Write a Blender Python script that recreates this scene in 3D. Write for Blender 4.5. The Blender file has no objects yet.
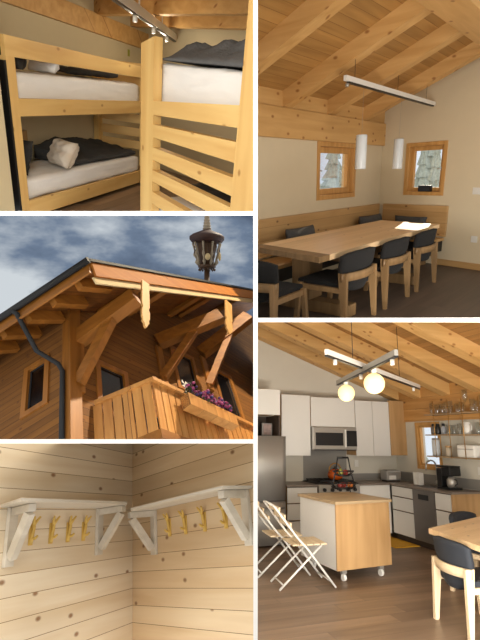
# A display of five small rooms and house fronts, built one above the other and side by side in a white
# partition rack, seen by one level camera.  Each compartment is a rigid place of its own in metres.
import bpy, bmesh, math, random
from mathutils import Matrix, Vector, noise
random.seed(7)
R = math.radians
scene = bpy.context.scene
COL = scene.collection
CAMZ = 1.6

# ------------------------------------------------------------------ compartments (rigid placements)
def room_matrix(rot, loc):
    q = Matrix(rot).to_quaternion().normalized()
    return Matrix.Translation(Vector(loc) + Vector((0, 0, CAMZ))) @ q.to_matrix().to_4x4()

ROOMS = {
    'dining':  room_matrix([[0.63037, -0.776, -0.02135], [0.73641, 0.60647, -0.29982], [0.24561, 0.17328, 0.95376]], (2.2743, 8.6442, 1.2107)),
    'kitchen': room_matrix([[0.93793, -0.34647, 0.01554], [0.33193, 0.90976, 0.24931], [-0.10052, -0.22868, 0.9683]], (2.7457, 8.6744, -3.9563)),
    'entry':   room_matrix([[0.31011, -0.94414, -0.11152], [0.87713, 0.23889, 0.41663], [-0.36671, -0.22702, 0.90221]], (-0.9422, 3.5362, -1.4627)),
    'bunk':    room_matrix([[0.23598, -0.96494, 0.11494], [0.88153, 0.16279, -0.44317], [0.40892, 0.2059, 0.88904]], (-2.6719, 5.3222, 1.1146)),
    'chalet':  room_matrix([[0.60567, -0.74438, -0.28117], [0.66508, 0.27958, 0.69246], [-0.43685, -0.6064, 0.66441]], (-2.5144, 6.2363, -1.3144)),
}
CUR = {'m': Matrix.Identity(4), 'room': None}
ROOM_OF = {}

def enter(room):
    CUR['room'] = room
    CUR['m'] = ROOMS[room]

def F(x=0, y=0, z=0, deg=0):
    """a place in the current room, turned about the room's own upright"""
    return Matrix.Translation((x, y, z)) @ Matrix.Rotation(R(deg), 4, 'Z')

# ------------------------------------------------------------------ mesh builder
class MB:
    def __init__(s, smooth=False):
        s.bm = bmesh.new(); s.smooth = smooth
    def _new(s, vs, fs, smooth=None):
        bv = [s.bm.verts.new(v) for v in vs]
        sm = s.smooth if smooth is None else smooth
        for f in fs:
            try:
                bf = s.bm.faces.new([bv[i] for i in f]); bf.smooth = sm
            except ValueError:
                pass
        return bv
    def box(s, x0, x1, y0, y1, z0, z1, bev=0, m=None):
        vs = [Vector((x, y, z)) for x in (x0, x1) for y in (y0, y1) for z in (z0, z1)]
        if m is not None: vs = [m @ v for v in vs]
        fs = [(0,1,3,2), (4,6,7,5), (0,4,5,1), (2,3,7,6), (0,2,6,4), (1,5,7,3)]
        bv = s._new(vs, fs, False)
        if bev:
            es = list({e for v in bv for e in v.link_edges})
            bmesh.ops.bevel(s.bm, geom=es, offset=bev, segments=2, profile=.6, affect='EDGES')
        return s
    def bar(s, p, q, w, h, up=(0, 0, 1), bev=0):
        """square timber from p to q, w across, h along up"""
        p, q = Vector(p), Vector(q); d = (q - p); L = d.length; d.normalize()
        sx = d.cross(Vector(up)); sx.normalize(); uz = sx.cross(d)
        m = Matrix((( sx.x, d.x, uz.x, p.x), (sx.y, d.y, uz.y, p.y), (sx.z, d.z, uz.z, p.z), (0, 0, 0, 1)))
        return s.box(-w/2, w/2, 0, L, -h/2, h/2, bev, m)
    def tube(s, pts, r, n=8, closed=False):
        pts = [Vector(p) for p in pts]; N = len(pts)
        rr = r if isinstance(r, (list, tuple)) else [r]*N
        rings = []; prev = None
        for i, p in enumerate(pts):
            if closed: t = pts[(i+1) % N] - pts[i-1]
            else: t = pts[min(i+1, N-1)] - pts[max(i-1, 0)]
            t.normalize()
            if prev is None:
                a = Vector((0, 0, 1)) if abs(t.z) < .9 else Vector((1, 0, 0))
                u = t.cross(a)
            else:
                u = prev - t*prev.dot(t)
            u.normalize(); prev = u; v = t.cross(u)
            rings.append([s.bm.verts.new(p + (u*math.cos(k*2*math.pi/n) + v*math.sin(k*2*math.pi/n))*rr[i]) for k in range(n)])
        M = N if closed else N-1
        for i in range(M):
            a, b = rings[i], rings[(i+1) % N]
            for k in range(n):
                f = s.bm.faces.new((a[k], a[(k+1) % n], b[(k+1) % n], b[k])); f.smooth = True
        if not closed:
            s.bm.faces.new(rings[0][::-1]); s.bm.faces.new(rings[-1])
        return s
    def lathe(s, prof, n=20, c=(0, 0, 0), m=None, cap=True):
        c = Vector(c); rings = []
        for r_, z in prof:
            ring = []
            for k in range(n):
                a = k*2*math.pi/n
                v = Vector((r_*math.cos(a), r_*math.sin(a), z)) + c
                ring.append(s.bm.verts.new(m @ v if m is not None else v))
            rings.append(ring)
        for a, b in zip(rings, rings[1:]):
            for k in range(n):
                f = s.bm.faces.new((a[k], a[(k+1) % n], b[(k+1) % n], b[k])); f.smooth = True
        if cap:
            s.bm.faces.new(rings[0][::-1]); s.bm.faces.new(rings[-1])
        return s
    def prism(s, poly, d, m=None):
        """polygon (list of 3-D points) pushed along d"""
        d = Vector(d); a = [Vector(p) for p in poly]; b = [p + d for p in a]
        if m is not None: a = [m @ p for p in a]; b = [m @ p for p in b]
        va = [s.bm.verts.new(p) for p in a]; vb = [s.bm.verts.new(p) for p in b]; n = len(a)
        s.bm.faces.new(va); s.bm.faces.new(vb[::-1])
        for i in range(n):
            s.bm.faces.new((va[i], vb[i], vb[(i+1) % n], va[(i+1) % n]))
        return s
    def ball(s, c, r, n=14, sc=(1, 1, 1)):
        res = bmesh.ops.create_uvsphere(s.bm, u_segments=n, v_segments=max(6, n//2+2), radius=r)
        for v in res['verts']:
            v.co = Vector((v.co.x*sc[0], v.co.y*sc[1], v.co.z*sc[2])) + Vector(c)
            for f in v.link_faces: f.smooth = True
        return s
    def grid(s, nu, nv, fn, thick=None):
        """surface fn(u,v) for u,v in 0..1; with thick: a closed slab, thick(u,v,point) giving the under side"""
        top = [[s.bm.verts.new(fn(i/nu, j/nv)) for j in range(nv+1)] for i in range(nu+1)]
        def quad(g, flip):
            for i in range(nu):
                for j in range(nv):
                    q = (g[i][j], g[i+1][j], g[i+1][j+1], g[i][j+1])
                    f = s.bm.faces.new(q[::-1] if flip else q); f.smooth = True
        quad(top, False)
        if thick:
            bot = [[s.bm.verts.new(thick(i/nu, j/nv, top[i][j].co)) for j in range(nv+1)] for i in range(nu+1)]
            quad(bot, True)
            loop = lambda g: [g[i][0] for i in range(nu)] + [g[nu][j] for j in range(nv)] + [g[i][nv] for i in range(nu, 0, -1)] + [g[0][j] for j in range(nv, 0, -1)]
            a, b = loop(top), loop(bot)
            for k in range(len(a)):
                f = s.bm.faces.new((a[k], b[k], b[(k+1) % len(a)], a[(k+1) % len(a)])); f.smooth = True
        return s
    def data(s, name):
        bmesh.ops.recalc_face_normals(s.bm, faces=s.bm.faces)
        me = bpy.data.meshes.new(name); s.bm.to_mesh(me); s.bm.free()
        return me

def part(name, mb, mat, parent, label=None, kind=None):
    """one mesh of a thing"""
    o = bpy.data.objects.new(name, mb.data(name)); COL.objects.link(o)
    o.data.materials.append(mat); o.parent = parent
    if label: o['label'] = label
    if kind: o['kind'] = kind
    return o

def tag(o, label, cat, group=None, kind=None):
    o['label'] = label; o['category'] = cat
    if group: o['group'] = group
    if kind: o['kind'] = kind

def thing(name, label, cat, m=None, group=None, kind=None):
    """an Empty at the base of a thing"""
    o = bpy.data.objects.new(name, None); COL.objects.link(o); o.empty_display_size = .1
    o.matrix_world = CUR['m'] @ (m if m is not None else Matrix.Identity(4))
    tag(o, label, cat, group, kind); ROOM_OF[o.name] = CUR['room']
    return o

def solo(name, mb, mat, label, cat, m=None, group=None, kind=None):
    """a thing that is one mesh"""
    o = bpy.data.objects.new(name, mb.data(name)); COL.objects.link(o)
    o.data.materials.append(mat)
    o.matrix_world = CUR['m'] @ (m if m is not None else Matrix.Identity(4))
    tag(o, label, cat, group, kind); ROOM_OF[o.name] = CUR['room']
    return o

def struct(name, mb, mat, label, m=None, cat=None):
    return solo(name, mb, mat, label, cat or name.split('_')[0], m, None, 'structure')

def dup(root, m, label, group=None):
    """a copy of a thing with copies of its parts and sub-parts"""
    def cp(o, par):
        c = o.copy(); COL.objects.link(c)
        if par is not None: c.parent = par
        for ch in [x for x in KIDS.get(o.name, [])]: cp(ch, c)
        return c
    KIDS = {}
    for x in COL.objects:
        if x.parent is not None: KIDS.setdefault(x.parent.name, []).append(x)
    r = cp(root, None)
    r.matrix_world = CUR['m'] @ m; r['label'] = label
    if group: r['group'] = group
    ROOM_OF[r.name] = CUR['room']
    return r

# ------------------------------------------------------------------ materials
def lin(c):
    if isinstance(c, str): c = [int(c[i:i+2], 16)/255 for i in (0, 2, 4)]
    return tuple((v/12.92 if v <= .04045 else ((v+.055)/1.055)**2.4) for v in c) + (1,)

def nodes(name):
    m = bpy.data.materials.new(name); m.use_nodes = True
    nt = m.node_tree; b = nt.nodes['Principled BSDF']
    return m, nt, b

def plain(name, col, rough=.5, metal=0, bump=0, bscale=40, var=.06, vscale=6, coat=0):
    m, nt, b = nodes(name); N, L = nt.nodes.new, nt.links.new
    b.inputs['Roughness'].default_value = rough; b.inputs['Metallic'].default_value = metal
    if coat: b.inputs['Coat Weight'].default_value = coat
    tc = N('ShaderNodeTexCoord'); nz = N('ShaderNodeTexNoise'); nz.inputs['Scale'].default_value = vscale
    nz.inputs['Detail'].default_value = 4
    L(tc.outputs['Object'], nz.inputs['Vector'])
    hs = N('ShaderNodeHueSaturation'); hs.inputs['Color'].default_value = lin(col)
    mr = N('ShaderNodeMapRange'); mr.inputs['To Min'].default_value = 1-var; mr.inputs['To Max'].default_value = 1+var
    L(nz.outputs['Fac'], mr.inputs['Value']); L(mr.outputs['Result'], hs.inputs['Value'])
    L(hs.outputs['Color'], b.inputs['Base Color'])
    if bump:
        n2 = N('ShaderNodeTexNoise'); n2.inputs['Scale'].default_value = bscale; L(tc.outputs['Object'], n2.inputs['Vector'])
        bp = N('ShaderNodeBump'); bp.inputs['Strength'].default_value = bump; bp.inputs['Distance'].default_value = .02
        L(n2.outputs['Fac'], bp.inputs['Height']); L(bp.outputs['Normal'], b.inputs['Normal'])
    return m

def wood(name, light, dark, grain='x', freq=10, rough=.5, plank=None, groove=.03, gcol='3a2410', var=.10,
         knots=0, kscale=2.2, kcol='5a3417', length=None, stretch=.08):
    """grain runs along one object axis; plank = (axis, width) lays boards side by side"""
    m, nt, b = nodes(name); N, L = nt.nodes.new, nt.links.new
    b.inputs['Roughness'].default_value = rough
    tc = N('ShaderNodeTexCoord'); sep = N('ShaderNodeSeparateXYZ'); L(tc.outputs['Object'], sep.inputs[0])
    def mth(op, a, c=None):
        n = N('ShaderNodeMath'); n.operation = op
        for i, v in enumerate((a, c)):
            if v is None: continue
            if isinstance(v, (int, float)): n.inputs[i].default_value = v
            else: L(v, n.inputs[i])
        return n.outputs[0]
    ax = {k: sep.outputs[k.upper()] for k in 'xyz'}
    rnd = None
    if plank:
        q = mth('DIVIDE', ax[plank[0]], plank[1]); idn = mth('FLOOR', q); fr = mth('FRACT', q)
        wn = N('ShaderNodeTexWhiteNoise'); wn.noise_dimensions = '1D'; L(idn, wn.inputs['W']); rnd = wn.outputs['Value']
        gm = mth('LESS_THAN', fr, groove)
        if length:
            s2 = mth('ADD', mth('DIVIDE', ax[grain], length), mth('MULTIPLY', rnd, 7.3))
            id2 = mth('FLOOR', s2); w2 = N('ShaderNodeTexWhiteNoise'); w2.noise_dimensions = '2D'
            cv = N('ShaderNodeCombineXYZ'); L(idn, cv.inputs[0]); L(id2, cv.inputs[1]); L(cv.outputs[0], w2.inputs['Vector'])
            rnd = w2.outputs['Value']
            gm = mth('MAXIMUM', gm, mth('LESS_THAN', mth('FRACT', s2), groove*plank[1]/length))
    g = ax[grain]
    if rnd is not None: g = mth('ADD', g, mth('MULTIPLY', rnd, 23.0))
    cmb = N('ShaderNodeCombineXYZ')
    for i, k in enumerate('xyz'):
        L(mth('MULTIPLY', g, stretch) if k == grain else ax[k], cmb.inputs[i])
    nz = N('ShaderNodeTexNoise'); nz.inputs['Scale'].default_value = freq; nz.inputs['Detail'].default_value = 6
    nz.inputs['Distortion'].default_value = .6; L(cmb.outputs[0], nz.inputs['Vector'])
    cr = N('ShaderNodeValToRGB'); cr.color_ramp.elements[0].position = .3; cr.color_ramp.elements[1].position = .68
    cr.color_ramp.elements[0].color = lin(dark); cr.color_ramp.elements[1].color = lin(light)
    L(nz.outputs['Fac'], cr.inputs[0]); col = cr.outputs[0]
    def mix(a, bcol, fac):
        x = N('ShaderNodeMix'); x.data_type = 'RGBA'; L(fac, x.inputs['Factor']); L(a, x.inputs['A'])
        x.inputs['B'].default_value = lin(bcol); return x.outputs['Result']
    if knots:
        c2 = N('ShaderNodeCombineXYZ'); o1, o2 = [k for k in 'xyz' if k != grain]
        L(mth('MULTIPLY', g, .6), c2.inputs[0]); L(mth('ADD', ax[o1], ax[o2]), c2.inputs[1])
        vo = N('ShaderNodeTexVoronoi'); vo.voronoi_dimensions = '2D'; vo.inputs['Scale'].default_value = kscale; L(c2.outputs[0], vo.inputs['Vector'])
        mr = N('ShaderNodeMapRange'); mr.inputs['From Min'].default_value = knots; mr.inputs['From Max'].default_value = knots*.4
        L(vo.outputs['Distance'], mr.inputs['Value'])
        col = mix(col, kcol, mth('MULTIPLY', mr.outputs['Result'], .85))
    if rnd is not None:
        hs = N('ShaderNodeHueSaturation'); L(col, hs.inputs['Color'])
        mr = N('ShaderNodeMapRange'); mr.inputs['To Min'].default_value = 1-var; mr.inputs['To Max'].default_value = 1+var
        L(rnd, mr.inputs['Value']); L(mr.outputs['Result'], hs.inputs['Value'])
        col = mix(hs.outputs[0], gcol, gm)
    L(col, b.inputs['Base Color'])
    bp = N('ShaderNodeBump'); bp.inputs['Strength'].default_value = .12; bp.inputs['Distance'].default_value = .01
    L(nz.outputs['Fac'], bp.inputs['Height']); L(bp.outputs['Normal'], b.inputs['Normal'])
    return m

def glow(name, col, strength):
    m, nt, b = nodes(name)
    b.inputs['Base Color'].default_value = lin(col)
    b.inputs['Emission Color'].default_value = lin(col); b.inputs['Emission Strength'].default_value = strength
    return m

def glass(name, col='ffffff', rough=.02, alpha=.25):
    """thin clear glass: mostly see-through with a glossy film"""
    m, nt, b = nodes(name); N, L = nt.nodes.new, nt.links.new
    tr = N('ShaderNodeBsdfTransparent'); tr.inputs['Color'].default_value = lin(col)
    gl = N('ShaderNodeBsdfGlossy'); gl.inputs['Roughness'].default_value = rough
    gl.inputs['Color'].default_value = (.9, .95, 1, 1)
    fr = N('ShaderNodeLayerWeight'); fr.inputs['Blend'].default_value = .5
    p5 = N('ShaderNodeMath'); p5.operation = 'POWER'; p5.inputs[1].default_value = 4; L(fr.outputs['Facing'], p5.inputs[0])
    mx = N('ShaderNodeMath'); mx.operation = 'MULTIPLY_ADD'; mx.inputs[1].default_value = .9-alpha; mx.inputs[2].default_value = alpha; L(p5.outputs[0], mx.inputs[0])
    ms = N('ShaderNodeMixShader'); L(mx.outputs[0], ms.inputs[0]); L(tr.outputs[0], ms.inputs[1]); L(gl.outputs[0], ms.inputs[2])
    L(ms.outputs[0], nt.nodes['Material Output'].inputs['Surface'])
    return m

def outline_slab(mb, nu, nv, fn, off):
    return mb.grid(nu, nv, fn, lambda u, v, p: Vector(p) + Vector(off))

def soft_block(x0, x1, y0, y1, z0, z1, amp=.012, sc=5, n=22, seed=0, round_=.05):
    """mattress or folded bedding: a soft slab with a gently rumpled skin"""
    mb = MB(True)
    bm = mb.bm
    bmesh.ops.create_cube(bm, size=1)
    bmesh.ops.subdivide_edges(bm, edges=bm.edges[:], cuts=n, use_grid_fill=True)
    cx, cy, cz = (x0+x1)/2, (y0+y1)/2, (z0+z1)/2; hx, hy, hz = (x1-x0)/2, (y1-y0)/2, (z1-z0)/2
    for v in bm.verts:
        p = Vector((v.co.x*2*hx, v.co.y*2*hy, v.co.z*2*hz))
        q = Vector((max(-hx+round_, min(hx-round_, p.x)), max(-hy+round_, min(hy-round_, p.y)), max(-hz+min(round_, hz*.9), min(hz-min(round_, hz*.9), p.z))))
        d = p - q
        if d.length > 1e-6: p = q + d.normalized()*min(round_, d.length)
        nrm = (d.normalized() if d.length > 1e-6 else Vector((0, 0, 1)))
        w = noise.fractal(Vector((p.x*sc+seed, p.y*sc*1.4, p.z*sc*2)), .7, 2, 4)
        p = p + nrm*w*amp
        v.co = p + Vector((cx, cy, cz))
    for f in bm.faces: f.smooth = True
    return mb

def pillow_mb(w, h, t, seed=0, amp=.02):
    """a stuffed pillow lying in x (w) and z (h), t thick along y"""
    mb = MB(True)
    def prof(u, v): return (max(0, 1-abs(2*u-1)**3.2)*max(0, 1-abs(2*v-1)**3.2))**.5
    def fr(sgn):
        def f(u, v):
            k = prof(u, v); wob = noise.fractal(Vector((u*5+seed, v*5, sgn)), .8, 2, 3)*amp*k
            pin = 1-.06*math.sin(math.pi*u); pin2 = 1-.06*math.sin(math.pi*v)
            return Vector(((u-.5)*w*(pin2 if True else 1), sgn*(t/2*k + wob), (v-.5)*h*pin + h/2))
        return f
    front = fr(-1); back = fr(1)
    mb.grid(16, 12, front, lambda u, v, p: back(u, v))
    return mb
# ------------------------------------------------------------------ shared materials
M = {}
M['white_board'] = plain('white_board', 'f4f2ee', .6, var=.02)
M['cream'] = plain('cream_plaster', 'cdbd9e', .85, bump=.06, bscale=60, var=.03)
M['kwall'] = plain('kitchen_plaster', 'c9c2b2', .85, bump=.05, bscale=60, var=.03)
M['beam'] = wood('spruce_beam', 'cfa468', 'bb8f52', 'x', 9, .55, knots=.09, kscale=4, kcol='8a5420')
M['beam_y'] = wood('spruce_rafter', 'cfa468', 'ba8d50', 'y', 9, .55, knots=.09, kscale=4, kcol='8a5420')
M['ceil_x'] = wood('ceiling_boards', 'b2864a', '9a703a', 'x', 10, .6, ('y', .115), .04, '7d5528', .10)
M['ceil_y'] = wood('ceiling_boards_cross', 'a07440', '876030', 'y', 10, .6, ('x', .115), .04, '5d3c1a', .12)
M['oak_floor'] = wood('oak_floor', '8c735c', '6e5843', 'x', 7, .4, ('y', .2), .012, '362a20', .2, length=1.6)
M['grey_floor'] = wood('grey_brown_floor', '5c4d43', '483d35', 'x', 7, .5, ('y', .2), .012, '2a211a', .1, length=1.6)
M['table'] = wood('light_ash_top', 'ecca9e', 'dcb888', 'x', 7, .38, ('y', .16), .006, 'a07a50', .05, .03, 2)
M['ash'] = wood('shaded_ash', '8c6e49', '745938', 'z', 12, .5)  # dining-corner ash; shadow on the legs is put into its darker colour
M['ash_k'] = wood('pale_ash_legs', 'd9c3a0', 'c8ae88', 'z', 12, .5)
M['oak_bench'] = wood('bench_oak', 'c09a66', 'a98250', 'x', 8, .5, ('z', .17), .02, '7d5c36', .05, .04, 2)
M['black_cloth'] = plain('black_cloth', '121111', .95, bump=.25, bscale=260, var=.1)
M['navy_cloth'] = plain('dark_navy_cloth', '23272e', .8, bump=.25, bscale=260, var=.1)
M['grey_cushion'] = plain('grey_flecked_cloth', '4a4a49', .9, bump=.5, bscale=160, var=.4, vscale=90)
M['black'] = plain('black_plastic', '0f0f10', .4)
M['steel'] = plain('brushed_steel', 'a8a39b', .34, .55, var=.03)
M['dark_steel'] = plain('dark_steel', '76706a', .36, .5, var=.03)
M['white_metal'] = plain('white_metal', 'dcd8cf', .45, .0)
M['grey_metal'] = plain('grey_lamp_metal', '9a958c', .4, .3)
M['frosted'] = plain('frosted_glass_shade', 'c3c5c4', .3)
M['window_wood'] = wood('window_wood', 'c79758', 'b08042', 'z', 14, .5)
M['glass'] = glass('clear_glass', alpha=.04)
M['glassware'] = glass('drinking_glass', 'fbfdfe', .05, .09)
M['white'] = plain('white_paint', 'd9d5cc', .45, var=.02)
M['gloss_white'] = plain('white_cabinet', 'd6d2ca', .4, var=.015)
M['socket'] = plain('white_plastic', 'd8d4cb', .4)
M['snow'] = plain('snow', 'eef2f6', .8)
M['fir'] = plain('fir_green', 'a9b3ac', .9, var=.5, vscale=20)

def window(name, label, m, w, h, depth, handle_side, fw=.055, sash=.06, frame_mat=None, sill=True):
    """casement set in a reveal; local x to the right, z up, room on the -y side; origin low left corner"""
    fm = frame_mat or M['window_wood']
    t = thing(name, label, 'window', m, None, 'structure')
    f = MB()
    for a in ((0, fw, 0, h), (w-fw, w, 0, h), (fw, w-fw, 0, fw), (fw, w-fw, h-fw, h)):
        f.box(a[0], a[1], -.015, depth, a[2], a[3], .004)
    part('frame', f, fm, t)
    s = MB(); a0, a1, b0, b1 = fw, w-fw, fw, h-fw; y0, y1 = depth*.35, depth*.35+.06
    for a in ((a0, a0+sash, b0, b1), (a1-sash, a1, b0, b1), (a0+sash, a1-sash, b0, b0+sash), (a0+sash, a1-sash, b1-sash, b1)):
        s.box(a[0], a[1], y0, y1, a[2], a[3], .006)
    so = part('sash', s, fm, t)
    g = MB(); g.box(a0+sash, a1-sash, y0+.025, y0+.032, b0+sash, b1-sash)
    part('pane', g, M['glass'], so)
    hx = a0+sash*.5 if handle_side == 'left' else a1-sash*.5
    hd = MB(); hd.box(hx-.012, hx+.012, y0-.012, y0, h*.46, h*.54, .003); hd.bar((hx, y0-.03, h*.51), (hx+(.07 if handle_side == 'left' else -.07), y0-.03, h*.5), .014, .014)
    hd.bar((hx, y0-.03, h*.51), (hx, y0, h*.51), .014, .014, (1, 0, 0))
    part('handle', hd, M['steel'], so, 'metal window handle')
    return t

def wall_with_holes(mb, x0, x1, z0, z1, y0, y1, holes):
    xs = sorted({x0, x1, *[v for h in holes for v in h[:2]]}); zs = sorted({z0, z1, *[v for h in holes for v in h[2:]]})
    for a, b in zip(xs, xs[1:]):
        for c, d in zip(zs, zs[1:]):
            if any(h[0] <= a and b <= h[1] and h[2] <= c and d <= h[3] for h in holes): continue
            mb.box(a, b, y0, y1, c, d)
    return mb

def fir_tree(m, h, r, label, group):
    t = thing('snowy_fir_tree', label, 'tree', m, group)
    mb = MB(True); rnd = random.Random(int(h*100))
    for k in range(9):
        z0 = h*(.08+k*.1); rr = r*(1-k/9.6)
        pts = 14; ring = []
        c = mb.bm.verts.new((0, 0, z0+h*.17))
        for i in range(pts):
            a = i*2*math.pi/pts; q = rr*(1 if i % 2 else .68)*(.85+.3*rnd.random())
            ring.append(mb.bm.verts.new((q*math.cos(a), q*math.sin(a), z0-.06*rnd.random()*h*.3)))
        for i in range(pts): mb.bm.faces.new((c, ring[i], ring[(i+1) % pts]))
    part('foliage', mb, M['fir'], t)
    s = MB(True); s.tube([(0, 0, -.02), (0, 0, h*.5)], [r*.1, r*.05], 8); part('trunk', s, M['beam'], t)
    return t

# ------------------------------------------------------------------ the upholstered dining chair, used in two rooms
def make_chair(label, w, d, h, seat, cloth, leg, name='dining_chair', group=None, m=None):
    """sits on the ground at its origin, looking along +y"""
    t = thing(name, label, 'chair', m, group)
    hw, hd = w/2, d/2; k = h/.76
    s = MB(); s.box(-hw*.86, hw*.86, -hd*.9, hd, seat-.075, seat+.01, .028); part('seat', s, cloth, t)
    def back(u, v):
        x = (u-.5)*2; ww = hw*(.80+.22*min(1, v*1.6)); z = seat-.09 + (h-seat+.09)*v
        z -= .035*k*(abs(x)**4)*(1 if v > .5 else 0)*(v-.5)*2
        z += .05*k*(abs(x)**3)*(1-v) if v < .5 else 0
        y = -hd - .06*k*(1-x*x) - .05*k*v + .05
        return Vector((x*ww, y, z))
    b = MB(True); b.grid(14, 8, back, lambda u, v, p: Vector((p.x*.97, p.y+.045*k, p.z)))
    part('backrest', b, cloth, t)
    z0, z1 = seat+.035*k, seat+.115*k
    r_ = MB(True)
    def rail(u, v):
        x = (u-.5)*2
        return Vector((x*hw*1.02, -hd-.075*k*(1-x*x)+.005, z0+(z1-z0)*v))
    r_.grid(14, 2, rail, lambda u, v, p: Vector((p.x, p.y+.025, p.z)))
    part('back_rail', r_, leg, t)
    for sx in (-1, 1):
        l = MB(); 
        top = [(sx*hw*.86, -hd-.03, z1), (sx*hw*.99, -hd-.03, z1), (sx*hw*.99, -hd+.06, z1), (sx*hw*.86, -hd+.06, z1)]
        a, b_ = .022*k, .03*k
        bx, by = sx*hw*1.04, -hd-.05
        bot = [(bx-sx*.04*k, by, 0), (bx, by, 0), (bx, by+.04*k, 0), (bx-sx*.04*k, by+.04*k, 0)]
        l._new([Vector(p) for p in top+bot], [(0, 1, 2, 3), (7, 6, 5, 4), (0, 4, 5, 1), (1, 5, 6, 2), (2, 6, 7, 3), (3, 7, 4, 0)], False)
        part('leg', l, leg, t)
        f = MB(); f.bar((sx*hw*.95, hd-.06, seat-.02), (sx*hw*1.0, hd-.02, 0), .045*k, .05*k, (0, 1, 0), .004); part('leg', f, leg, t)
        q = MB(); q.bar((sx*hw*.93, -hd+.02, seat-.06), (sx*hw*.93, hd-.05, seat-.06), .035*k, .05*k); part('seat_rail', q, leg, t)
    return t
# ================================================================== DINING CORNER (upper right)
enter('dining')
WR = F(0, 0, 0, -102.72)                     # along the gable wall; room side is -y
struct('floor', MB().box(-5.2, 1.2, -4.2, .25, -.1, 0), M['grey_floor'], 'dark grey-brown plank floor of the dining corner')
W1 = (-2.15, -.98, 1.115, 1.935); W2 = (.50, 1.24, 1.11, 1.94)
struct('wall_back', wall_with_holes(MB(), -4.6, 0, 0, 2.7, 0, .24, [W1]), M['cream'], 'cream plaster wall behind the long side of the dining table')
struct('wall_right', wall_with_holes(MB(), -.05, 5, 0, 3.7, 0, .24, [W2]), M['cream'], 'cream gable wall at the far end of the dining table', WR)
struct('trim_1', MB().box(-4.6, 0, -.05, 0, 1.93, 2.285, .006), M['beam'], 'broad spruce wall beam under the dining rafters')
struct('trim_2', MB().box(-4.6, 0, -.015, 0, 2.285, 2.6), M['beam'], 'spruce blocking boards between the rafter feet')
sl = .417
def roofz(y, o=0): return 2.28 + o - sl*y
struct('ceiling', MB().prism([(-5.4, .2, roofz(.2, .19)), (-5.4, -3.4, roofz(-3.4, .19)), (-5.4, -3.4, roofz(-3.4, .25)), (-5.4, .2, roofz(.2, .25))], (6.6, 0, 0)), M['ceil_x'], 'sloping spruce board ceiling above the dining table')
names = ['spruce rafter nearest the long dining table end at left', 'second spruce rafter from the left over the dining table', 'third spruce rafter from the left over the hanging lamp bar', 'spruce rafter lying next to the dining gable wall']
for x, lb in zip((-4.0, -2.83, -1.75, -.64), names):
    struct('rafter', MB().prism([(x-.17, .02, roofz(.02)), (x-.17, -3.3, roofz(-3.3)), (x-.17, -3.3, roofz(-3.3, .19)), (x-.17, .02, roofz(.02, .19))], (.17, 0, 0)), M['beam_y'], lb, cat='rafter')
struct('purlin', MB().box(-5.4, .35, -2.2, -1.83, 2.93, 3.06, .006), M['beam'], 'heavy spruce ridge purlin crossing the dining rafters', cat='purlin')
struct('baseboard_right', MB().box(1.2, 2.9, -.02, 0, 0, .1, .004), M['oak_bench'], 'brown wooden baseboard along the gable wall', WR)
window('window_1', 'square wooden casement in the long wall behind the dining table', F(W1[0], 0, W1[2]), W1[1]-W1[0], W1[3]-W1[2], .16, 'left', .07, .085)
window('window_2', 'small wooden casement in the dining gable wall with black box on its sill', WR @ F(W2[0], 0, W2[2]), W2[1]-W2[0], W2[3]-W2[2], .16, 'right', .06, .065)
b = MB(); b.box(0, .22, -.05, .03, 0, .1, .012)
bs = thing('window_speaker', 'small black box speaker on the gable window sill', 'speaker', WR @ F(W2[0]+.30, 0, W2[2]+.0605))
part('body', b, M['black'], bs); g = MB(); g.box(.01, .21, -.054, -.05, .01, .09); part('grille', g, M['navy_cloth'], bs)

# table
t = thing('dining_table', 'long light wooden dining table with end boards on two pedestals', 'table', F(-2.62, -.97, 0))
def tp(mb, x0, x1, z0, z1):
    pts = [(x0-.11, -.5), (x1-.11, -.5), (x1+.11, .5), (x0+.11, .5)]
    return mb.prism([(p[0], p[1], z0) for p in pts], (0, 0, z1-z0))
part('tabletop', tp(MB(), -1.53, 1.60, .695, .75), M['table'], t)
for a, c in ((-1.72, -1.532),):
    part('end_board', tp(MB(), a, c, .695, .75), M['ash'], t, 'end board across the near end of the top')
for x in (-1.12, .72):
    pd = MB(); pd.box(x-.14, x+.14, -.03, .2, .14, .60, .01); po = part('pedestal', pd, M['ash'], t)
    ft = MB(); ft.box(x-.09, x+.09, -.5, .42, 0, .14, .015); part('foot', ft, M['ash'], po)
    cr = MB(); cr.box(x-.09, x+.09, -.4, .4, .60, .695, .01); part('crosspiece', cr, M['ash'], po)

# chairs
KC = [(-3.88, 'black upholstered dining chair nearest the viewer on the long table side'),
      (-2.93, 'black upholstered dining chair in the middle of the long table side'),
      (-1.96, 'black upholstered dining chair farthest along the long table side')]
for i, (x, lb) in enumerate(KC):
    if i == 0: c0 = make_chair(lb, .68, .56, .765, .45, M['black_cloth'], M['ash'], group='chairs at the dining table', m=F(x, -1.32, 0))
    else: dup(c0, F(x, -1.32, 0), lb)
dup(c0, F(-4.66, -.97, 0, -88), 'black upholstered dining chair tucked under the left end of the table')

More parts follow.
